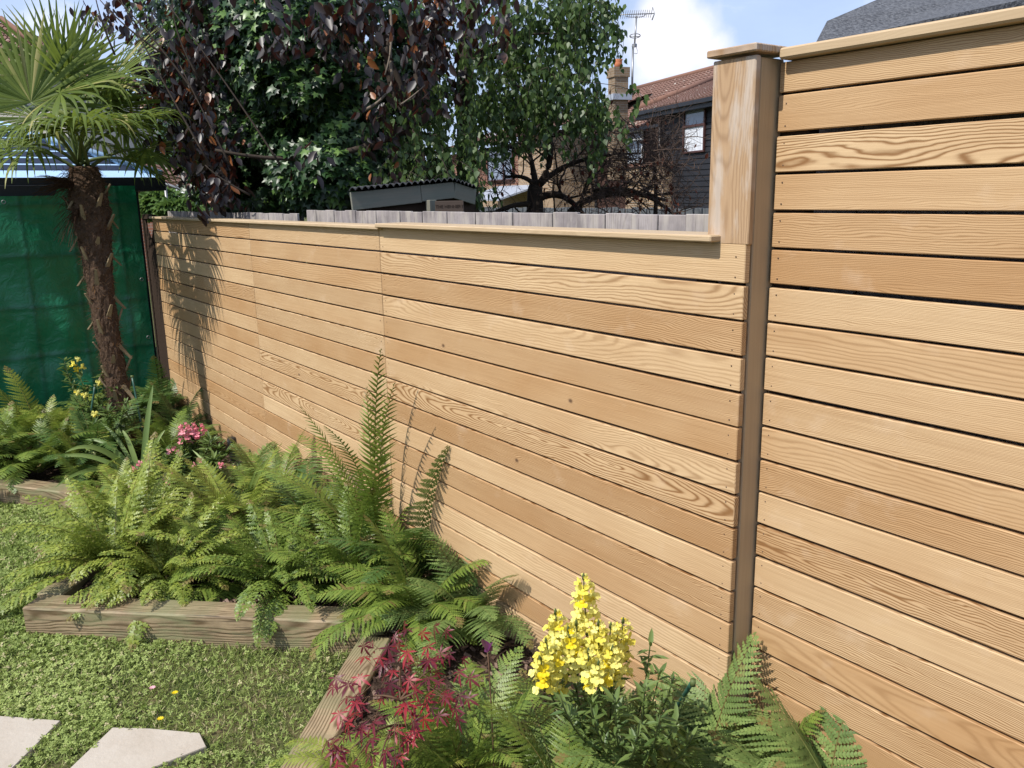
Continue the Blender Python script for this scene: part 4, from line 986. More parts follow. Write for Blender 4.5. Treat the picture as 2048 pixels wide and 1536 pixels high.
snapdragon((-1.74, -.12, .09), [(T(x, y, d), 0, .1) for x, y, d in [(1300, 1290, 2.3), (1345, 1360, 2.2), (1320, 1340, 2.15), (1370, 1395, 2.2), (1290, 1370, 2.1), (1355, 1440, 2.1), (1230, 1400, 2.1), (1320, 1430, 2.05), (1280, 1440, 2.0), (1180, 1400, 2.1), (1120, 1390, 2.1), (1385, 1470, 2.1)]],
           M['yellowpetal'], 'leafy flowerless snapdragon stems between the yellow flowers and the post', .03, 70, 5)
def sd(px, py, d): return T(px, py, d)
snapdragon((-6.35, -.82, .09), [(T(152, 718, 6.1), 5, .12), (T(128, 720, 6.1), 0, .1), (T(165, 790, 5.9), 2, .05), (T(195, 765, 6.0), 2, .05), (T(150, 785, 5.9), 2, .05), (T(185, 830, 5.8), 2, .04), (T(205, 745, 6.1), 0, .1), (T(230, 770, 6.0), 0, .1), (T(250, 800, 5.8), 0, .1), (T(215, 820, 5.7), 0, .1), (T(190, 880, 5.5), 0, .1), (T(240, 870, 5.6), 0, .1)],
           M['yellowpetal'], 'straggly snapdragon with a few yellow blooms in front of the tarpaulin', .042, 150, 8, 1.5)
snapdragon((-5.35, -.52, .09), [(T(368, 848, 5.3), 12, .13), (T(385, 850, 5.35), 12, .12), (T(400, 852, 5.35), 8, .09), (T(345, 900, 5.2), 4, .04), (T(352, 912, 5.1), 0, .1), (T(420, 880, 5.3), 0, .1), (T(440, 895, 5.3), 0, .1), (T(330, 900, 5.2), 0, .1), (T(430, 915, 5.2), 0, .1), (T(400, 925, 5.1), 3, .04), (T(440, 935, 5.1), 2, .03), (T(455, 900, 5.3), 0, .1)],
           M['pinkpetal'], 'pink snapdragon in bloom near the fence end of the palm shadow', .036, 130, 13, 1.5)
snapdragon((-5.05, -.78, .09), [(T(338, 950, 4.9), 6, .07), (T(330, 965, 4.85), 4, .05), (T(275, 930, 5.0), 3, .04), (T(360, 960, 4.8), 0, .1), (T(300, 940, 5.0), 0, .1), (T(380, 955, 4.9), 0, .1), (T(315, 985, 4.7), 0, .1)],
           M['pinkpetal'], 'smaller lilac pink snapdragon low in front of the larger pink one', .034, 120, 17, 1.5)

# strap-leaved plant
def strap(loc, leaves, label):
    root = empty('strap_leaved_plant', loc, label, 'plant')
    for (px, py, d, w, bend) in leaves:
        tip = T(px, py, d); b = np.array(loc, float); c = (b+tip)/2+np.array([0, 0, bend]); P = np.array(bez(b, c, tip, 12)); t = np.gradient(P, axis=0); t /= np.linalg.norm(t, axis=1)[:, None]
        sdv = np.cross(t, BACK+np.array([.2, 0, .4])); sdv /= np.linalg.norm(sdv, axis=1)[:, None]; mb = MB(); vs = []
        for i in range(12):
            ww = w*math.sin(math.pi*min(1, .25+.75*i/11))**.6+.0008; nn = np.cross(t[i], sdv[i]); vs += [P[i]-sdv[i]*ww, P[i]+nn*ww*.35, P[i]+sdv[i]*ww]
        mb.add(vs, [(3*i+j, 3*i+j+1, 3*i+j+4, 3*i+j+3) for i in range(11) for j in (0, 1)], smooth=True)
        o = mb.build('leaf', M['strap'], root); a = o.data.attributes.new('rnd', 'FLOAT', 'POINT'); a.data.foreach_set('value', [random.random()]*len(o.data.vertices))
strap((-5.62, -.72, .09), [(306, 770, 5.55, .018, .1), (130, 905, 5.2, .016, .25), (245, 860, 5.5, .016, .12), (110, 975, 4.9, .014, .22), (190, 1000, 4.9, .015, .2), (100, 920, 5.3, .014, .2), (330, 860, 5.5, .014, .1), (170, 880, 5.5, .015, .2), (215, 990, 4.9, .013, .14), (200, 845, 5.6, .012, .15)],
      'clump of long pale strap-shaped leaves between the ferns and the pink flowers')
strap((-4.62, -.42, .09), [(540, 912, 4.45, .012, .05), (515, 935, 4.5, .010, .03), (385, 900, 5.0, .011, .1)], 'few upright strap leaves against the fence right of the pink flowers')
strap((-6.15, -.40, .09), [(318, 870, 5.6, .010, .03), (345, 880, 5.6, .010, .05), (300, 880, 5.6, .010, .05)], 'thin strap leaves rising behind the plant stake')

# ------------------------------------------------------------------ red maple
mv = [(0, 0, 0)]; mf = []
ang = [-150, -100, -52, 0, 52, 100, 150]; ln = [.38, .72, .95, 1.1, .95, .72, .38]
ring = []
for i, (a, l) in enumerate(zip(ang, ln)):
    a_ = rad(a); d = np.array([math.sin(a_), math.cos(a_), 0]); s = np.array([d[1], -d[0], 0])
    k = len(mv); z = -.12*l
    mv += [tuple(d*l*.30-s*.085*l), tuple(d*l*.62-s*.105*l+np.array([0, 0, z*.4])), tuple(d*l+np.array([0, 0, z*1.6])), tuple(d*l*.62+s*.105*l+np.array([0, 0, z*.4])), tuple(d*l*.30+s*.085*l), tuple(d*l*.6+np.array([0, 0, .02+z*.4]))]
    mf += [(0, k+4, k+5, k+0), (k, k+5, k+1), (k+4, k+3, k+5), (k+1, k+5, k+2), (k+5, k+3, k+2)]
mp_ = empty('maple', (-2.30, -.60, .09), 'young japanese maple with deep red star-shaped leaves by the corner of the sleepers', 'shrub')
LV = []   # leaf bases (px, py, dist, size)
r = random.Random(5)
clus = [(800, 1290, 2.62, 60, 10), (830, 1330, 2.5, 55, 8), (760, 1300, 2.62, 40, 4), (890, 1270, 2.6, 30, 2), (905, 1320, 2.5, 35, 3), (920, 1375, 2.4, 35, 4), (830, 1390, 2.4, 60, 8), (780, 1370, 2.45, 40, 5), (850, 1430, 2.3, 30, 3), (700, 1385, 2.45, 45, 6), (720, 1420, 2.35, 45, 5), (760, 1450, 2.25, 50, 6), (700, 1480, 2.2, 45, 5), (690, 1525, 2.1, 45, 4), (770, 1510, 2.15, 40, 4), (800, 1470, 2.25, 40, 4), (900, 1420, 2.35, 30, 2)]
for (px, py, d, sp, n) in clus:
    for k in range(int(n*1.4)): LV.append((px+r.uniform(-sp, sp), py+r.uniform(-sp, sp)*.7, d+r.uniform(-.08, .08)))
pos = np.array([T(*q) for q in LV]); N = len(pos); base = np.array([-2.30, -.60, .09])
out = (pos-base)*np.array([1, 1, .1])+unit(N)*.25; out[:, 2] -= .25; nn = np.array([-.1, -.75, 1.])+unit(N)*.55
scatter('foliage', mv, mf, pos, frames(out, nn, rs.uniform(.030, .048, N)), np.where(rs.rand(N) < .25, .98, rs.rand(N)*.8), M['maple'], mp_)
mb = MB()
tr = [base, base+np.array([-.05, .02, .16]), T(800, 1400, 2.4), T(790, 1330, 2.55)]
tube(mb, tr, [.007, .006, .004, .002], 7)
for (a, b) in [((800, 1400, 2.4), (880, 1330, 2.5)), ((800, 1400, 2.4), (720, 1400, 2.42)), ((800, 1400, 2.4), (900, 1380, 2.42)), ((790, 1450, 2.3), (700, 1500, 2.15)), ((790, 1450, 2.3), (760, 1520, 2.1)), ((800, 1400, 2.4), (800, 1290, 2.62))]:
    tube(mb, bez(T(*a), (T(*a)+T(*b))/2+np.array([0, 0, .03]), T(*b), 6), [.004, .0035, .003, .0025, .002, .001], 5)
tube(mb, [base, T(790, 1450, 2.3)], [.006, .004], 6)
for q in pos[::2]:
    j = tr[2+(random.random() < .5)]; tube(mb, bez(q, (q+j)/2+np.array([0, 0, .01]), q+(j-q)*.35, 4), .0011, 4, False)
mb.build('stem', M['brownstem'], mp_)

# ------------------------------------------------------------------ palm
pt = [(240, 800, 6.05), (230, 740, 6.05), (214, 660, 6.02), (200, 570, 6.0), (193, 500, 6.0), (183, 430, 6.0), (172, 370, 6.0), (166, 330, 6.0)]
PP = np.array([D(*q) for q in pt]); PP = np.vstack([[PP[0][0]+.02, PP[0][1]-.0, .08], PP])
pl = empty('palm_tree', (PP[0][0], PP[0][1], .08), 'fan palm with shaggy brown trunk in front of the green tarpaulin', 'palm tree')
# trunk surface
from mathutils import noise as MN
tt = np.linspace(0, len(PP)-1, 110); cen = np.array([PP[int(min(i, len(PP)-2))]*(1-(i-int(min(i, len(PP)-2))))+PP[int(min(i, len(PP)-2))+1]*(i-int(min(i, len(PP)-2))) for i in tt])
k_ = np.ones(9)/9; cen = np.stack([np.convolve(np.pad(cen[:, j], 4, 'edge'), k_, 'valid') for j in range(3)], 1)
rr_ = np.interp(tt, [0, 1, 2, 3, 4, 5, 6, 7, 8], [.078, .068, .070, .074, .082, .096, .118, .115, .08])
mb = MB(); n = 44; vs = []
for i, (c_, r_) in enumerate(zip(cen, rr_)):
    for k in range(n):
        a = 2*math.pi*k/n; row = i*.42; cell = MN.noise(Vector((math.cos(a)*2.2, math.sin(a)*2.2, i*.22))); f2 = MN.noise(Vector((math.cos(a)*9, math.sin(a)*9, i*.5)))
        sawt = ((i*.11+k/n*3.0) % 1.0)
        q = r_*(1+.16*cell+.14*f2+.10*sawt)
        vs.append((c_[0]+math.cos(a)*q, c_[1]+math.sin(a)*q, c_[2]))
mb.add(vs, [(i*n+k, i*n+(k+1) % n, (i+1)*n+(k+1) % n, (i+1)*n+k) for i in range(109) for k in range(n)], smooth=False); tk = mb.build('trunk', M['fibre'], pl)
# fibres
mb = MB(); nn_ = 5200
iv = rs.randint(2, 108, nn_); av = rs.uniform(0, 2*math.pi, nn_)
pos = np.stack([cen[iv, 0]+np.cos(av)*rr_[iv]*1.05, cen[iv, 1]+np.sin(av)*rr_[iv]*1.05, cen[iv, 2]], 1)
yv = np.stack([np.cos(av)*.55, np.sin(av)*.55, rs.uniform(-1.0, .5, nn_)], 1)+unit(nn_)*.55
M['hair'] = leafmat('fibre hair', (.055, .032, .02), (.15, .10, .065), (.2, .12, .06), .2, .8, .1, (.26, .13, .05))
scatter('fibre_hair', [(-.03, 0, 0), (.03, 0, 0), (.012, 1, .1)], [(0, 1, 2)], pos, frames(yv, unit(nn_), rs.uniform(.025, .065, nn_)), rs.rand(nn_), M['hair'], tk)
mb = MB()
for k in range(46):
    i = 6+int(k*1.9); a = k*2.39996; b = cen[i]+np.array([math.cos(a), math.sin(a), 0])*rr_[i]*1.02; d_ = np.array([math.cos(a+.5)*.35, math.sin(a+.5)*.35, 1.0 if k % 4 else -.6]); d_ /= np.linalg.norm(d_)
    L = random.uniform(.06, .14); o_ = np.array([math.cos(a), math.sin(a), 0]); s_ = np.cross(d_, o_); s_ /= np.linalg.norm(s_)
    w = .013; v = [b-s_*w*1.3, b+s_*w*1.3, b+d_*L+s_*w*.6+o_*.02, b+d_*L-s_*w*.6+o_*.02]; v2 = [q-o_*.012 for q in v]
    mb.add(v+v2, [(0, 1, 2, 3), (7, 6, 5, 4), (0, 4, 5, 1), (1, 5, 6, 2), (2, 6, 7, 3), (3, 7, 4, 0)])
mb.build('leaf_stub', M['stub'], tk)
crown = D(166, 335, 6.0)
def fan(hub, axis, nrm, Rr, droop,  spread=250, nseg=38, seed=0, fold=.0, tw=0.0):
    """costapalmate fan: hub point, axis = direction of the middle segment, nrm = face normal"""
    r = np.random.RandomState(seed); Rr = Rr*1.16; hub = np.array(hub, float); ax = np.array(axis, float); ax /= np.linalg.norm(ax); nr = np.array(nrm, float); nr = nr-ax*(nr@ax); nr /= np.linalg.norm(nr); sd_ = np.cross(ax, nr)
    V, F, RN = [], [], []; stp = 9
    for i in range(nseg):
        th = rad(spread)*((i+.5)/nseg-.5); dth = rad(spread)/nseg
        Ls = Rr*(1-.20*abs(2*(i+.5)/nseg-1)**2)*r.uniform(.93, 1.05); d = ax*math.cos(th)+sd_*math.sin(th); lat = -ax*math.sin(th)+sd_*math.cos(th)
        fl = nr*fold*(1-math.cos(th)); d = d+fl; d /= np.linalg.norm(d)
        p = hub.copy(); dd = d.copy(); k0 = len(V); dr = droop*r.uniform(.6, 1.4); brk = r.uniform(.45, .8); rn = np.clip(r.normal(.45, .28), 0, .99)
        kink = r.rand() < .25*min(1, droop*3+.2); spl = r.uniform(.36, .46); d = d+nr*r.normal()*.05+lat*r.normal()*.02; d /= np.linalg.norm(d); dd = d.copy()
        for k in range(stp+1):
            v = k/stp; split = spl
            wid = (v*Ls*math.tan(dth/2)*.95+.0015) if v < split else (split*Ls*math.tan(dth/2)*.95+.0015)*(1-((v-split)/(1-split))**1.5)+.0008
            up_ = nr*wid*.55*(1 if i % 1 == 0 else -1)
            V += [p-lat*wid, p+up_*(1-v*.2)-up_*.5, p+lat*wid]; RN += [rn]*3
            g = dr*max(0, v-.38)*(1.9 if not (kink and v > brk) else 6); dd = dd+np.array([0, 0, -1.])*g; dd /= np.linalg.norm(dd); p = p+dd*Ls/stp
        F += [(k0+3*k+j, k0+3*k+j+1, k0+3*k+j+4, k0+3*k+j+3) for k in range(stp) for j in (0, 1)]
    me = bpy.data.meshes.new('leaf'); me.from_pydata([tuple(q) for q in V], [], F); me.materials.append(M['palm']); me.polygons.foreach_set('use_smooth', [True]*len(F))
    a = me.attributes.new('rnd', 'FLOAT', 'POINT'); a.data.foreach_set('value', np.array(RN, dtype=np.float32)); me.update()
    o = link('leaf', me, pl); mb = MB(); c0 = crown+np.array([r.uniform(-.04, .04), r.uniform(-.04, .04), r.uniform(-.1, .1)])
    tube(mb, bez(c0, (c0+hub)/2+np.array([0, 0, .10]), hub, 9), list(np.linspace(.014, .008, 9)), 6); mb.build('petiole', M['stem'], o)
    return o
Rt, Up, Bk = RIGHT, UP, BACK
fan(D(62, 205, 5.85), Up+Rt*-.02, Bk-Up*.1+Rt*.25, .56, .02, 230, 40, 1, .12)
fan(D(150, 178, 6.1), Up*1+Rt*.28, Bk*.5+Rt*.95, .50, .02, 170, 30, 2, .5)
fan(D(120, 185, 5.8), Up*.32+Rt*1, Up*.9+Bk*.7-Rt*.35, .56, .34, 240, 36, 3, .0)
fan(D(148, 262, 5.6), Rt*.5+Up*.10+Bk*.5, Up*.95+Bk*.35, .52, .42, 250, 38, 4)
fan(D(292, 298, 6.2), Rt*1-Up*.35, Up*.8+Bk*.5, .42, .30, 190, 22, 5)
fan(D(225, 215, 6.4), Rt*1+Up*.1-Bk*.2, Up*.9-Bk*.1, .55, .45, 220, 30, 6)
fan(D(0, 280, 5.8), -Rt*.7-Up*.2+Bk*.2, Up*.7+Bk*.5, .45, .45, 230, 32, 7)
fan(D(70, 235, 6.2), -Rt*1+Up*.35, Up*.7+Bk*.3, .55, .18, 230, 34, 8)
fan(D(175, 200, 6.35), Rt*.6+Up*.65-Bk*.3, Up*.3+Bk*.8-Rt*.5, .50, .10, 200, 32, 9)
fan(D(30, 200, 6.3), -Rt*.5+Up*.9, Bk+Rt*.2, .52, .04, 220, 34, 10, .1)
fan(D(100, 260, 5.5), -Rt*.5-Up*.1+Bk*.6, Up*.9+Bk*.3, .42, .5, 240, 34, 11)
fan(D(255, 255, 6.5), Rt*.9-Up*.15-Bk*.5, Up*.9, .5, .5, 210, 26, 12)
fan(D(285, 330, 6.1), Rt*1-Up*.5+Bk*.1, Up*.9+Bk*.2+Rt*.3, .40, .06, 90, 12, 13)
fan(D(120, 215, 6.4), -Bk*1+Up*.4, Up*.8, .5, .25, 230, 30, 14)
fan(D(170, 250, 5.5), Rt*.35-Up*.1+Bk*.9, Up*.95+Bk*.3, .50, .55, 250, 38, 15)
fan(D(60, 290, 5.7), -Rt*.8-Up*.35+Bk*.4, Up*.8+Bk*.5, .44, .5, 230, 34, 16)
fan(D(240, 245, 5.9), Rt*.9+Up*.15+Bk*.3, Up*.9+Bk*.3, .50, .42, 230, 34, 17)
fan(D(200, 285, 6.3), Rt*.8-Up*.3-Bk*.4, Up*.8+Rt*.3, .46, .5, 200, 28, 18)
fan(D(120, 150, 6.0), Up*1-Rt*.25+Bk*.15, Bk+Rt*.4, .50, .03, 200, 34, 19, .2)
fan(D(215, 165, 6.1), Up*.75+Rt*.75, Bk*.6-Rt*.3+Up*.5, .50, .12, 210, 34, 20)
mb = MB()
for k in range(240):
    c0 = D(166+random.uniform(-40, 25), 375+random.uniform(-35, 45), 5.93+random.uniform(-.05, .1)); d_ = Vector((random.uniform(-1, 1), random.uniform(-1, 1), random.uniform(-.6, .4))); d_ = np.array(d_)*.13
    tube(mb, [c0, c0+d_*.5+np.array([0, 0, .01]), c0+d_+np.array([0, 0, -.03])], [.002, .0015, .0008], 3, False)
# hanging brown seed stalks at the left of the crown
for k in range(90):
    c0 = D(150, 375, 5.9); e = D(random.uniform(60, 140), random.uniform(350, 400), 5.8+random.uniform(-.1, .1)); tube(mb, bez(c0, (c0+e)/2+np.array([0, 0, .05]), e, 5), [.003, .0025, .002, .0015, .001], 3, False)
for k in range(40):
    c0 = D(160, 420, 5.88); e = D(random.uniform(100, 150), random.uniform(430, 500), 5.8); tube(mb, bez(c0, (c0+e)/2+np.array([0, 0, .05]), e, 5), .0016, 3, False)
mb.build('flower_stalk', M['dryleaf'] if False else M['hair'], pl)

# ------------------------------------------------------------------ trees behind the fence
IVY = ([(0, 0, 0), (-.42, -.10, .02), (-.30, .22, 0), (-.55, .48, -.05), (-.20, .52, .02), (0, 1.0, -.08), (.20, .52, .02), (.55, .48, -.05), (.30, .22, 0), (.42, -.10, .02), (0, .42, .06)],
       [(0, 10, 2, 1), (2, 10, 4, 3), (4, 10, 5), (5, 10, 6), (6, 10, 8, 7), (8, 10, 0, 9)])
OVAL = ([(0, 0, 0), (-.22, .22, .05), (-.26, .5, .05), (-.14, .8, .0), (0, 1, -.10), (.14, .8, .0), (.26, .5, .05), (.22, .22, .05), (0, .5, -.04)],
        [(0, 8, 2, 1), (2, 8, 4, 3), (4, 8, 6, 5), (6, 8, 0, 7)])
BIR = ([(0, 0, 0), (-.30, .22, .02), (-.28, .45, 0), (0, 1, -.06), (.28, .45, 0), (.30, .22, .02), (0, .35, -.03)],
       [(0, 6, 2, 1), (2, 6, 3), (3, 6, 4), (4, 6, 0, 5)])
def dmin(px, py, d, ym):
    if ym is None: return d
    if ym == 'overhang': return max(d, 5.7+(450-px)*.008) if px < 450 else d
    v = ray(px, py); return max(d, (ym-CAM[1])/v[1])
def cloud(clumps, ym=None, kn=1.0):
    """clumps: (px, py, dist, rx_px, ry_px, rdepth_m, n) -> positions and outward directions"""
    P, O = [], []
    for (px, py, d, rx, ry, rz, n) in clumps:
        n = max(1, int(n*kn)); d = dmin(px, py, d, ym)
        u = unit(n); q = rs.rand(n)**.45; u = u*q[:, None]; c = D(px, py, d)
        P.append(c+RIGHT*(u[:, 0]*rx*d/FOC)[:, None]+UP*(u[:, 1]*ry*d/FOC)[:, None]+BACK*(u[:, 2]*rz)[:, None]); O.append(np.stack([u[:, 0]]*3, 1)*RIGHT+np.stack([u[:, 1]]*3, 1)*UP+np.stack([u[:, 2]]*3, 1)*BACK)
    return np.vstack(P), np.vstack(O)
def clumpy(P, O, keep, sc=2.2, off=0.0):
    v = np.array([MN.noise(Vector(p*sc)+Vector((off, 0, 0))) for p in P]); k = v > keep; return P[k], O[k]
def above(P, O, z=1.0): k = P[:, 2] > z; return P[k], O[k]
def limbs(mb, base, tips, r0, sag=.2, n=9):
    base = np.array(base, float)
    for t_, r_ in tips:
        c = (base+t_)/2+np.array([random.uniform(-sag, sag), random.uniform(-sag, sag), random.uniform(0, sag)]); tube(mb, bez(base, c, t_, n), list(np.linspace(r_, r_*.25, n)), 7, jit=.15)
# ivy covered tree
it = empty('ivy_covered_tree', D(560, 420, 6.3)*np.array([1, 1, 0]), 'big dark ivy-covered tree behind the left half of the cedar fence', 'tree')
P, O = cloud([(470, 60, 6.0, 120, 110, .6, 2600), (480, 210, 6.0, 110, 120, .6, 2600), (540, 330, 6.1, 140, 100, .6, 3000), (640, 250, 6.3, 130, 150, .6, 3200), (660, 360, 6.2, 120, 70, .5, 2200), (600, 90, 6.3, 160, 130, .7, 3200), (700, 150, 6.5, 130, 150, .5, 2400), (490, 380, 5.9, 80, 60, .4, 1200), (380, 60, 6.3, 110, 90, .5, 1500), (340, 150, 6.8, 90, 110, .5, 1000), (400, 250, 6.6, 80, 100, .5, 1300), (420, 350, 6.5, 60, 60, .4, 800), (820, 120, 6.8, 120, 160, .5, 1800), (760, 330, 6.5, 90, 90, .4, 1300), (560, 20, 6.4, 300, 60, .6, 2600)],   .8, 1.6)
P, O = clumpy(P, O, -.16, 2.6); P, O = above(P, O, 1.2); N = len(P)
y = O*.7+np.array([0, 0, -.7])+unit(N)*.5; nn = O*1.2+BACK*.5+np.array([0, 0, .4])+unit(N)*.45
scatter('crown', IVY[0], IVY[1], P, frames(y, nn, rs.uniform(.045, .085, N)), np.where(rs.rand(N) < .20, .9, rs.rand(N)*.75), M['ivy'], it)  # some leaves take the pale green, sunlit look put into their colour
mb = MB(); b0 = D(560, 420, 7.3)*np.array([1, 1, 0]); f_ = D(570, 330, 7.3)
tube(mb, [b0, b0+np.array([.02, 0, .9]), f_], [.2, .17, .15], 12, jit=.1)
limbs(mb, f_, [(D(450, 40, 7.2), .07), (D(600, 30, 7.2), .07), (D(720, 60, 7.2), .05), (D(760, 200, 7.2), .04), (D(600, -80, 7.2), .06)], .1)
mb.build('trunk', M['bark'], it)
# inner ivy leaves kept to the darkest greens, painting shade inside the crown
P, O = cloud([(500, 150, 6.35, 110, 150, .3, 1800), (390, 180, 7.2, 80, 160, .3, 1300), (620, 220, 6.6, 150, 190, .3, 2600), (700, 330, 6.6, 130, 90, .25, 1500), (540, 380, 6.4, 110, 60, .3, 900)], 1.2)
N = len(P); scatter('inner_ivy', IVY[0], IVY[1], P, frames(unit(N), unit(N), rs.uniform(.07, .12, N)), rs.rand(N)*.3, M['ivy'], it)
# purple leaved tree
pu = empty('purple_leaved_tree', D(900, 420, 5.6)*np.array([1, 1, 0]), 'purple-leaved plum tree with long drooping dark leaves mixed into the ivy tree', 'tree')
def drooping(clumps, lo, hi, keep, tmpl, mat, name, parent, hi_frac, seed=0, dn=1.0, zmin=1.2, per=7, spread=.055, rmax=.8):
    P, O = cloud([q if q[0] < 480 else (*q[:6], q[6]*.45) for q in clumps], 'overhang', .60); P, O = clumpy(P, O, keep, 2.5, seed); P, O = above(P, O, zmin)
    # leaves in whorls around shoot tips
    P = np.repeat(P, per, 0)+rs.normal(size=(len(P)*per, 3))*spread; O = np.repeat(O, per, 0); N = len(P)
    y = unit(N)*.75+np.array([0, 0, -dn]); nn = unit(N)*.9+O*.6+BACK*.3
    return scatter(name, tmpl[0], tmpl[1], P, frames(y, nn, rs.uniform(lo, hi, N)), np.where(rs.rand(N) < hi_frac, .99, rs.rand(N)*rmax), mat, parent)
drooping([(300, 30, 5.6, 130, 80, .4, 60), (400, 120, 5.5, 70, 140, .4, 80), (330, 200, 5.6, 90, 90, .4, 120), (420, 290, 5.5, 70, 70, .3, 50), (440, 370, 5.3, 35, 50, .2, 26), (400, 350, 5.3, 35, 30, .15, 12), (690, 40, 5.5, 110, 80, .4, 110), (850, 90, 5.6, 130, 120, .4, 170), (790, 220, 5.7, 90, 90, .3, 70), (640, 330, 5.6, 60, 60, .3, 22), (900, 20, 5.6, 120, 60, .4, 100), (560, 60, 5.4, 120, 60, .3, 40), (980, 90, 5.6, 60, 90, .3, 30), (350, 260, 5.7, 60, 50, .3, 40), (250, 20, 5.5, 50, 40, .2, 10), (200, 60, 5.5, 20, 30, .1, 5), (780, 380, 5.4, 50, 25, .2, 12)],
           .055, .105, -.25, OVAL, M['plum'], 'crown', pu, .06)
mb = MB(); b0 = D(900, 420, 5.8)*np.array([1, 1, 0]); f_ = D(830, 250, 5.8)
tube(mb, [b0, D(850, 380, 5.8), f_], [.05, .04, .035], 10)
limbs(mb, f_, [(D(785, 60, 5.7), .04), (D(900, 20, 5.7), .04), (D(700, 30, 5.6), .03), (D(780, -60, 5.7), .03)], .05)
for (a, b_, c_) in [((420, 330), (300, 120), (232, -20)), ((400, 200), (300, 60), (215, -20)), ((400, 160), (340, 60), (345, -10)), ((330, 110), (250, 60), (200, 0)), ((460, 330), (420, 250), (360, 130)), ((500, 390), (440, 360), (410, 330)), ((230, 110), (200, 40), (190, -10)), ((560, 330), (480, 200), (330, 0))]:
    tube(mb, bez(D(*a, 5.6), D(*b_, 5.5), D(*c_, 5.5), 10), list(np.linspace(.008, .003, 10)), 5)
tube(mb, bez(f_, D(650, 350, 6), D(430, 300, 5.7), 10), list(np.linspace(.03, .01, 10)), 6)
mb.build('branch', M['bark'], pu)
mb = MB()
for (a, b_, c_, r_) in [((785, 160, 5.6), (778, 110, 5.6), (783, 60, 5.6), .012), ((730, 220, 5.6), (775, 200, 5.5), (785, 160, 5.6), .012), ((780, 20, 5.5), (790, 90, 5.5), (770, 150, 5.5), .009), ((800, 210, 5.5), (830, 190, 5.5), (850, 170, 5.5), .006)]:
    tube(mb, bez(D(*a), D(*b_), D(*c_), 8), list(np.linspace(r_, r_*.6, 8)), 6)
mb.build('pale_branch', M['palebark'], pu)
# birch
bt = empty('birch_tree', D(930, 420, 6.6)*np.array([1, 1, 0]), 'weeping birch with small drooping green leaves right of the ivy tree', 'tree')
SH = []
for (px, py, d, rx, ry, rz, n) in [(1020, 40, 6.4, 120, 60, .4, 26), (1120, 20, 6.4, 100, 60, .4, 24), (1190, 50, 6.3, 40, 50, .3, 10), (870, 300, 5.7, 60, 60, .3, 20), (880, 230, 5.9, 90, 90, .4, 34), (860, 330, 5.9, 80, 60, .3, 26), (960, 220, 6.3, 100, 80, .4, 34), (1010, 150, 6.4, 120, 100, .5, 50), (1090, 60, 6.4, 110, 90, .5, 46), (1060, 200, 6.4, 120, 90, .5, 60), (1140, 190, 6.3, 80, 80, .4, 46), (1165, 120, 6.3, 45, 75, .3, 22), (1175, 250, 6.2, 40, 40, .25, 20), (1110, 225, 6.4, 110, 35, .4, 30), (980, 60, 6.5, 100, 100, .5, 40), (900, 370, 6.0, 60, 30, .2, 12), (1170, 30, 6.4, 60, 50, .3, 20)]:
    u = unit(n)*(rs.rand(n)**.4)[:, None]; n = int(n*(.62 if px > 930 else .85)); u = u[:n]; c = D(px, py-(38 if px > 930 else 5), d)
    for q in u: SH.append(c+RIGHT*q[0]*rx*d/FOC+UP*q[1]*ry*d/FOC+BACK*q[2]*rz)
pos, yv = [], []; mb = MB()
for s in SH:
    L = random.uniform(.18, .42); dx = rs.normal(size=3)*.12; e = s+np.array([dx[0], dx[1], -L]); c = (s+e)/2+np.array([dx[0], dx[1], .08]); Pz = np.array(bez(s, c, e, 10)); tube(mb, Pz, list(np.linspace(.003, .001, 10)), 3, False)
    for k in range(26):
        i = random.randrange(1, 10); pos.append(Pz[i]+rs.normal(size=3)*.028); yv.append(np.array([rs.normal()*.45, rs.normal()*.45, -1]))
pos = np.array(pos); N = len(pos)
scatter('crown', BIR[0], BIR[1], pos, frames(np.array(yv), unit(N)+BACK*.4, rs.uniform(.040, .068, N)), rs.rand(N), M['birch'], bt)
for (px, py) in [(1240, 115), (1236, 45), (1222, 60), (1255, 140), (1245, 130), (1215, 30), (1250, 125)]:
    pass
b0 = D(930, 420, 6.8)*np.array([1, 1, 0]); f_ = D(930, 120, 6.7); tube(mb, [b0, D(935, 300, 6.8), f_, D(940, -80, 6.7)], [.11, .09, .07, .05], 10)
limbs(mb, f_, [(D(1100, 60, 6.5), .03), (D(1180, 150, 6.4), .025), (D(1060, 200, 6.5), .025), (D(860, 250, 6.2), .02), (D(1220, 90, 6.4), .014)], .03, .35)
mb.build('trunk', M['bark'], bt)
# bare shrub with arching limbs
br_ = empty('bare_tree', D(1070, 425, 7.3)*np.array([1, 1, 0]), 'small bare tree with arching dark limbs and tangled dry twigs before the houses', 'tree')
mb = MB(); mt_ = MB(); DRY = []
def grow(p, d, L, r, lev, rnd_, down=0.0):
    n = 6; P_ = [p]; dd = d.copy()
    for i in range(n):
        dd = dd+np.array([rnd_.gauss(0, .16), rnd_.gauss(0, .16), rnd_.gauss(0, .14)-down]); dd /= np.linalg.norm(dd); P_.append(P_[-1]+dd*L/n)
    tube(mb if lev < 2 else mt_, P_, list(np.linspace(r, r*.55, n+1)), 7 if lev < 2 else 4, False)
    if lev >= 3:
        if rnd_.random() < .03: DRY.append(P_[-1])
        return
    for k in range([0, 5, 6, 0][lev] if lev else 0):
        i = rnd_.randint(2, n); q = P_[i]; nd = dd*.5+np.array([rnd_.gauss(0, .6), rnd_.gauss(0, .6), rnd_.gauss(.15, .5)]); nd /= np.linalg.norm(nd); grow(q, nd, L*rnd_.uniform(.45, .75), r*.45, lev+1, rnd_, down*.5)
rnd_ = random.Random(21)
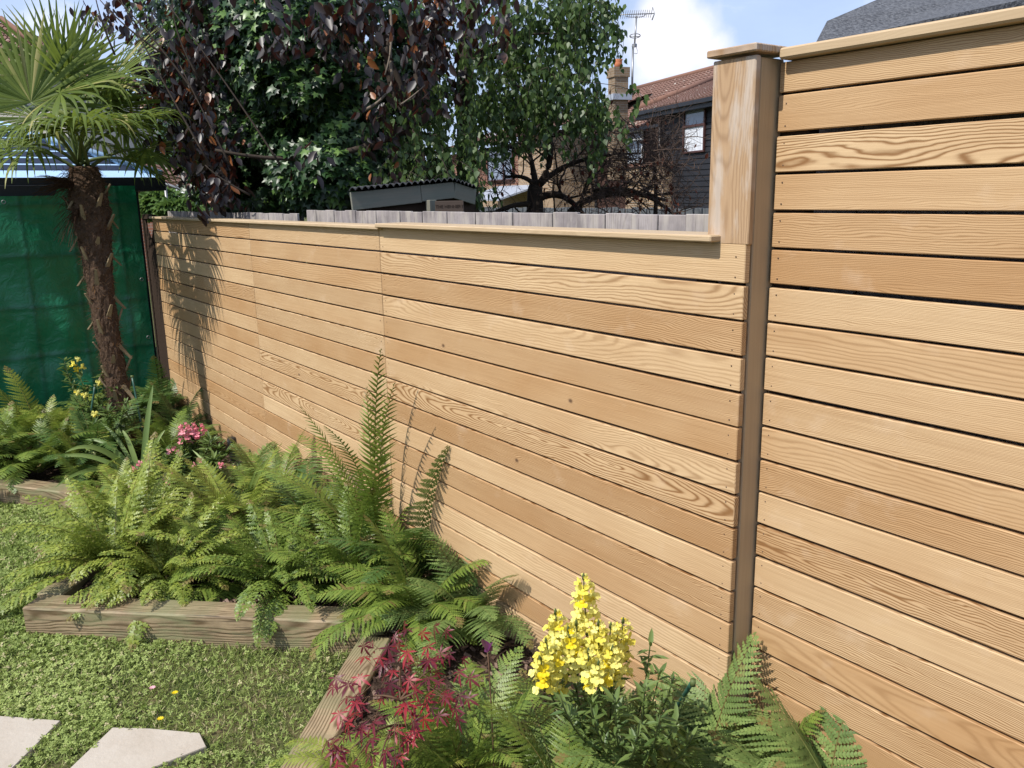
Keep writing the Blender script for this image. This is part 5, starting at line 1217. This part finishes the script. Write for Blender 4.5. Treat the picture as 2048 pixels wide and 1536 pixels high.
b0 = D(1070, 425, 7.3)*np.array([1, 1, 0]); k0 = D(1070, 380, 7.3)
tube(mb, [b0, D(1070, 430, 7.3), k0, D(1072, 372, 7.3)], [.09, .075, .065, .06], 12, jit=.1)
ARCH = [((1072, 375), (1066, 330), (1055, 290), .032), ((1072, 375), (1110, 340), (1100, 260), .036), ((1070, 372), (1050, 345), (1010, 355), .024), ((1066, 405), (1120, 360), (1175, 440), .038), ((1175, 440), (1130, 440), (1070, 470), .03), ((1140, 425), (1190, 365), (1330, 400), .034), ((1190, 385), (1270, 360), (1350, 430), .028),
        ((1066, 410), (1030, 400), (960, 440), .028), ((1072, 378), (1120, 320), (1220, 310), .030), ((1062, 300), (1020, 290), (960, 300), .018), ((1105, 270), (1150, 250), (1200, 260), .018), ((1100, 300), (1090, 250), (1120, 210), .018), ((1055, 290), (1040, 250), (1060, 220), .016), ((1310, 440), (1315, 380), (1305, 300), .022), ((1160, 440), (1160, 390), (1180, 350), .02)]
for (a, b_, c_, r_) in ARCH:
    P_ = bez(D(*a, 7.3), D(*b_, 7.25+random.uniform(-.2, .2)), D(*c_, 7.2+random.uniform(-.3, .3)), 12); tube(mb, P_, list(np.linspace(r_, r_*.45, 12)), 8, False, jit=.1)
    for k in range(7):
        i = rnd_.randint(4, 11); d_ = (P_[i]-P_[i-1]); d_ /= np.linalg.norm(d_); nd = d_*.6+RIGHT*rnd_.gauss(0, .5)+UP*rnd_.gauss(.25, .5)+BACK*rnd_.gauss(0, .4); nd /= np.linalg.norm(nd)
        grow(P_[i], nd, rnd_.uniform(.25, .5), r_*.28, 1, rnd_, .02)
for k in range(70):     # tangled dry twigs at the right
    px, py = rnd_.gauss(1230, 60), rnd_.gauss(300, 45); p = D(px, py+30, 6.9+rnd_.uniform(-.3, .3)); nd = RIGHT*rnd_.gauss(0, .8)+UP*rnd_.gauss(.4, .7)+BACK*rnd_.gauss(0, .4); nd /= np.linalg.norm(nd); grow(p, nd, rnd_.uniform(.2, .4), .005, 2, rnd_, .05)
for k in range(60):
    px, py = rnd_.gauss(1325, 28), rnd_.uniform(300, 430); p = D(px, py, 6.9+rnd_.uniform(-.3, .3)); nd = RIGHT*rnd_.gauss(0, .5)+UP*rnd_.gauss(.7, .5)+BACK*rnd_.gauss(0, .4); nd /= np.linalg.norm(nd); grow(p, nd, rnd_.uniform(.15, .3), .004, 2, rnd_, .0)
mb.build('trunk', M['bark'], br_); mt_.build('twigs', M['twig'], br_)['kind'] = 'stuff'
DRY += [D(rnd_.gauss(1240, 40), rnd_.gauss(350, 25), 6.9) for k in range(22)]+[D(rnd_.gauss(1350, 20), rnd_.gauss(400, 20), 6.9) for k in range(24)]+[D(rnd_.gauss(1130, 40), rnd_.gauss(370, 25), 7.0) for k in range(12)]
DRY = np.array(DRY); N = len(DRY); scatter('dry_leaf', OVAL[0], OVAL[1], DRY, frames(np.array([0, 0, -1.])+unit(N)*.5, unit(N), rs.uniform(.03, .06, N)), rs.rand(N), M['dryleaf'], br_)['kind'] = 'stuff'
# far trees
def fartree(px, py, d, rx, ry, n, label, mat='fartree', lo=.18, hi=.34):
    c = D(px, py, d); root = empty('leafy_tree', c*np.array([1, 1, 0]), label, 'tree'); P, O = cloud([(px, py, d, rx, ry, rx*d/FOC*.8, n)]); P, O = clumpy(P, O, -.25, .9); N = len(P)
    P[:, 2] = np.maximum(P[:, 2], .3)
    scatter('crown', BIR[0], BIR[1], P, frames(O+np.array([0, 0, -.5])+unit(N)*.6, O+unit(N)*.6+np.array([0, 0, .5]), rs.uniform(lo, hi, N)), rs.rand(N), M[mat], root)
    mb = MB(); tube(mb, [c*np.array([1, 1, 0]), c], [.3, .12], 8); mb.build('trunk', M['bark'], root)
fartree(255, 345, 24, 80, 48, 4200, 'rounded green tree beyond the blue gazebo roof')
fartree(352, 372, 40, 40, 18, 1200, 'distant low green tree left of the brick outbuilding', lo=.2, hi=.4)
fartree(185, 330, 27, 60, 40, 1800, 'distant green tree directly behind the palm crown')
fartree(325, 410, 12, 45, 30, 2600, 'leafy green bush above the lattice end of the fence', lo=.06, hi=.12)
fartree(360, 418, 11, 45, 14, 1500, 'light green bush just above the left end of the capping rail', lo=.06, hi=.11)
mb = MB(); tube(mb, [D(240, 335, 11), D(420, 400, 11)], .02, 6); tube(mb, [D(225, 360, 11), D(245, 335, 11)], .015, 6)
tube(mb, [D(330, 365, 11)*np.array([1, 1, 0]), D(330, 367, 11)], .02, 6)
tag(mb.build('rotary_dryer', M['greymetal']), 'thin grey metal arms of a rotary clothes dryer beyond the fence end', 'clothes dryer')

# ------------------------------------------------------------------ lawn leaves (clover, grass)
LAWN_OUT = [BED]
def lawn_pts(N, x0, x1, y0, y1):
    x = rs.uniform(x0, x1, N); y = rs.uniform(y0, y1, N); k = ~inpoly(x, y, BED)
    for S_ in (SL1, SL2):
        k &= ~inpoly(x+rs.uniform(-.02, .02, len(x)), y+rs.uniform(-.02, .02, len(x)), [(p[0], p[1]) for p in S_])
    # sleepers footprint
    for (a, b, w) in (((-4.035, -1.59), (-2.90, -.385), .15), ((-2.905, -.50), (-1.60, -1.78), .15), ((-7.2, -2.26), (-5.05, -.81), .15), ((-4.12, -1.47), (-4.92, -.72), .07)):
        a = np.array(a); b = np.array(b); d = b-a; L = np.linalg.norm(d); d /= L; nx, ny_ = -d[1], d[0]
        t = (x-a[0])*d[0]+(y-a[1])*d[1]; s = (x-a[0])*nx+(y-a[1])*ny_; k &= ~((t > -.01) & (t < L+.01) & (s > -.0 if w > .1 else s > -w) & (s < w))
    # view wedge with margin
    v = (np.stack([x, y, np.zeros_like(x)], 1)-CAM) @ R; u = v[:, 0]/-v[:, 2]; w_ = v[:, 1]/-v[:, 2]; k &= (v[:, 2] < 0) & (u > -.80) & (u < .2) & (w_ > -.62) & (w_ < .05)
    return x[k], y[k]
def dens(x, y):
    return np.array([MN.noise(Vector((a*2.3, b*2.3, 0)))+.5*MN.noise(Vector((a*7, b*7, 3))) for a, b in zip(x, y)])
CL = ([(0, 0, 0)]+[q for k in range(3) for q in ((math.sin(rad(120*k-38))*.62, math.cos(rad(120*k-38))*.62, .10), (math.sin(rad(120*k))*1.0, math.cos(rad(120*k))*1.0, .02), (math.sin(rad(120*k+38))*.62, math.cos(rad(120*k+38))*.62, .10))],
      [(0, 1+3*k, 2+3*k, 3+3*k) for k in range(3)])
x, y = lawn_pts(440000, -7.5, -1.6, -3.4, -.3); dn = dens(x, y)
bare = (np.abs((x+2.75)*.707-(y+.9)*-.707) < .0)
dsl = np.hypot(x+2.9, y+.75)                       # thin, worn patch near the corner of the sleepers
keep = rs.rand(len(x)) < np.clip(.85+dn*1.5-np.clip(1.35-dsl, 0, 1)*1.05, .07, 1); x, y = x[keep], y[keep]; N = len(x)
dist = np.hypot(x, y+1.834); sz = rs.uniform(.0055, .0125, N)*np.clip(dist/3.0, .9, 2.0)
z = rs.uniform(.004, .032, N)
nn = unit(N)*.45+np.array([0, -.15, 1.]); rn = np.clip(rs.rand(N)*.7+np.array([MN.noise(Vector((a*1.6, b*1.6, 7))) for a, b in zip(x, y)])*.35, 0, .9); rn = np.where(rs.rand(N) < .06, .99, rn)
tag(scatter('clover_lawn', CL[0], CL[1], np.stack([x, y, z], 1), frames(unit(N), nn, sz), rn, M['grass']), 'short patchy lawn of clover and grass', kind='stuff')
x, y = lawn_pts(190000, -7.5, -1.6, -3.4, -.3); N = len(x)
BL = ([(-.06, 0, 0), (.06, 0, 0), (.05, .5, .05), (0, 1, .2), (-.05, .5, .05)], [(0, 1, 2, 3, 4)])
yv = unit(N)*.8+np.array([0, 0, .7]); yv[:, 2] = np.abs(yv[:, 2]); dist = np.hypot(x, y+1.834)
tag(scatter('grass_blades', BL[0], BL[1], np.stack([x, y, np.full(N, .003)], 1), frames(yv, unit(N), rs.uniform(.014, .034, N)*np.clip(dist/3.0, .9, 1.8)), np.where(rs.rand(N) < .15, .99, rs.rand(N)*.8), M['grass']), 'grass blades among the clover of the lawn', kind='stuff')
def daisy(px, py, col, label):
    p = G(px, py, .03); root = empty('wild_flower', (p[0], p[1], .0), label, 'wild flower'); mb = MB(); tube(mb, [(p[0], p[1], 0), (p[0], p[1], .03)], .0012, 5); mb.build('stem', M['stem'], root)
    n = 9; a = np.arange(n)/n*6.283; yv = np.stack([np.cos(a), np.sin(a), np.full(n, .35)], 1)
    scatter('bloom', OVAL[0], OVAL[1], np.tile(p, (n, 1)), frames(yv, np.tile([0, 0, 1.], (n, 1)), np.full(n, .014)), np.full(n, .99), col, root)
daisy(350, 1386, M['yellowpetal'], 'single yellow buttercup in the lawn above the five-sided slab')
daisy(321, 1438, M['yellowpetal'], 'half-hidden yellow buttercup closest to the five-sided slab')
daisy(305, 1376, M['pinkpetal'], 'tiny pale pinkish flower in the lawn left of the buttercup')

# ------------------------------------------------------------------ small things in the bed
def cane(a, b, label, r_=.006, cap=False):
    mb = MB(); tube(mb, bez(a, (np.array(a)+np.array(b))/2+RIGHT*.006, b, 10), r_, 8); o = mb.build('plant_stake', M['greenplastic']); tag(o, label, 'plant stake', 'green plant stakes')
    mb = MB(); b = np.array(b); tube(mb, [b+np.array([0, 0, -.014]), b+np.array([0, 0, .004])], r_*1.35, 8); mb.build('end_cap', M['stem'], o)
cane((-1.72, -.07, .05), D(1386, 1362, 2.24), 'bent dark green plant stake left of the post foot')
cane((-6.2, -.55, .05), D(264, 752, 6.0), 'tall green plant stake right of the palm trunk base', .008)
cane((-5.25, -.75, .05), D(311, 908, 5.0), 'short thick green plant stake among the pink flowers', .010)
cane((-6.4, -.95, .05), D(190, 770, 5.9), 'green plant stake inside the straggly yellow snapdragon', .007)
def spot(px, py, d, h, rr, label):
    c = D(px, py, d); c[2] = min(c[2], .105+h) if h < .15 else c[2]; root = empty('garden_light', (c[0], c[1], .09), label, 'garden light', 'black garden lights at the fence foot')
    mb = MB(); tube(mb, [(c[0], c[1], .06), (c[0], c[1], c[2]-h*.95)], [.008, .012], 8); mb.build('spike', M['blackplastic'], root)
    mb = MB(); q = lambda z: (c[0], c[1], c[2]-h+z*h)
    tube(mb, [q(0), q(.03), q(.45), q(.5), q(.55), q(.93), q(.97), q(1)], [rr*.6, rr*.85, rr*.9, rr*.7, rr*.95, rr, rr*.92, rr*.6], 18)
    for k in range(10):
        a = k/10*6.283; o_ = np.array([math.cos(a), math.sin(a), 0])*rr*.98; tube(mb, [np.array(q(.58))+o_, np.array(q(.9))+o_], rr*.06, 4)
    mb.build('housing', M['blackplastic'], root)
    mb = MB(); tube(mb, bez(np.array(q(.5))+RIGHT*rr, np.array(q(.3))+RIGHT*rr*3.2, (c[0]+rr*3, c[1]-.02, .1), 12), rr*.11, 5); mb.build('cable', M['blackplastic'], root)
spot(463, 874, 5.75, .17, .030, 'upright black garden spotlight with cable below the palm shadow on the fence')
spot(1040, 1285, 2.62, .13, .042, 'black garden spotlight half hidden left of the yellow snapdragon')
c = D(463, 935, 5.3); mb = MB(); mb_r = np.stack([RIGHT, BACK, UP], 1); box(mb, c, (.06, .003, .02), mb_r @ rotz(.2) if False else mb_r, br=(0, 0, 0))
M['label'] = plain('yellow plastic label', (.72, .60, .16), .5, .3); tag(mb.build('plant_label', M['label']), 'yellow plastic plant label on the soil below the garden spotlight', 'plant label')
mb = MB(); b = D(985, 1355, 2.42); t_ = D(968, 1268, 2.6); hb = D(975, 1305, 2.5); tube(mb, bez((b[0], b[1], .09), (b+hb)/2, hb, 8), .0022, 5)
ll = mb.build('leaf_stalk', M['brownstem'])
tag(ll, 'single purple leaf on a thin stalk under the grey green fern', 'plant'); ll.name = 'purple_leaf_plant'
M['purple'] = leafmat('purple leaf blade', (.10, .02, .09), (.14, .03, .12), (.25, .04, .2), .3, .4, .4)
ax_ = t_-hb; scatter('leaf', OVAL[0], OVAL[1], np.array([hb, hb]), frames(np.array([ax_, ax_+RIGHT*.03]), np.array([BACK+RIGHT*.3, BACK-RIGHT*.4]), [.085, .07]), np.array([.3, .7]), M['purple'], ll)
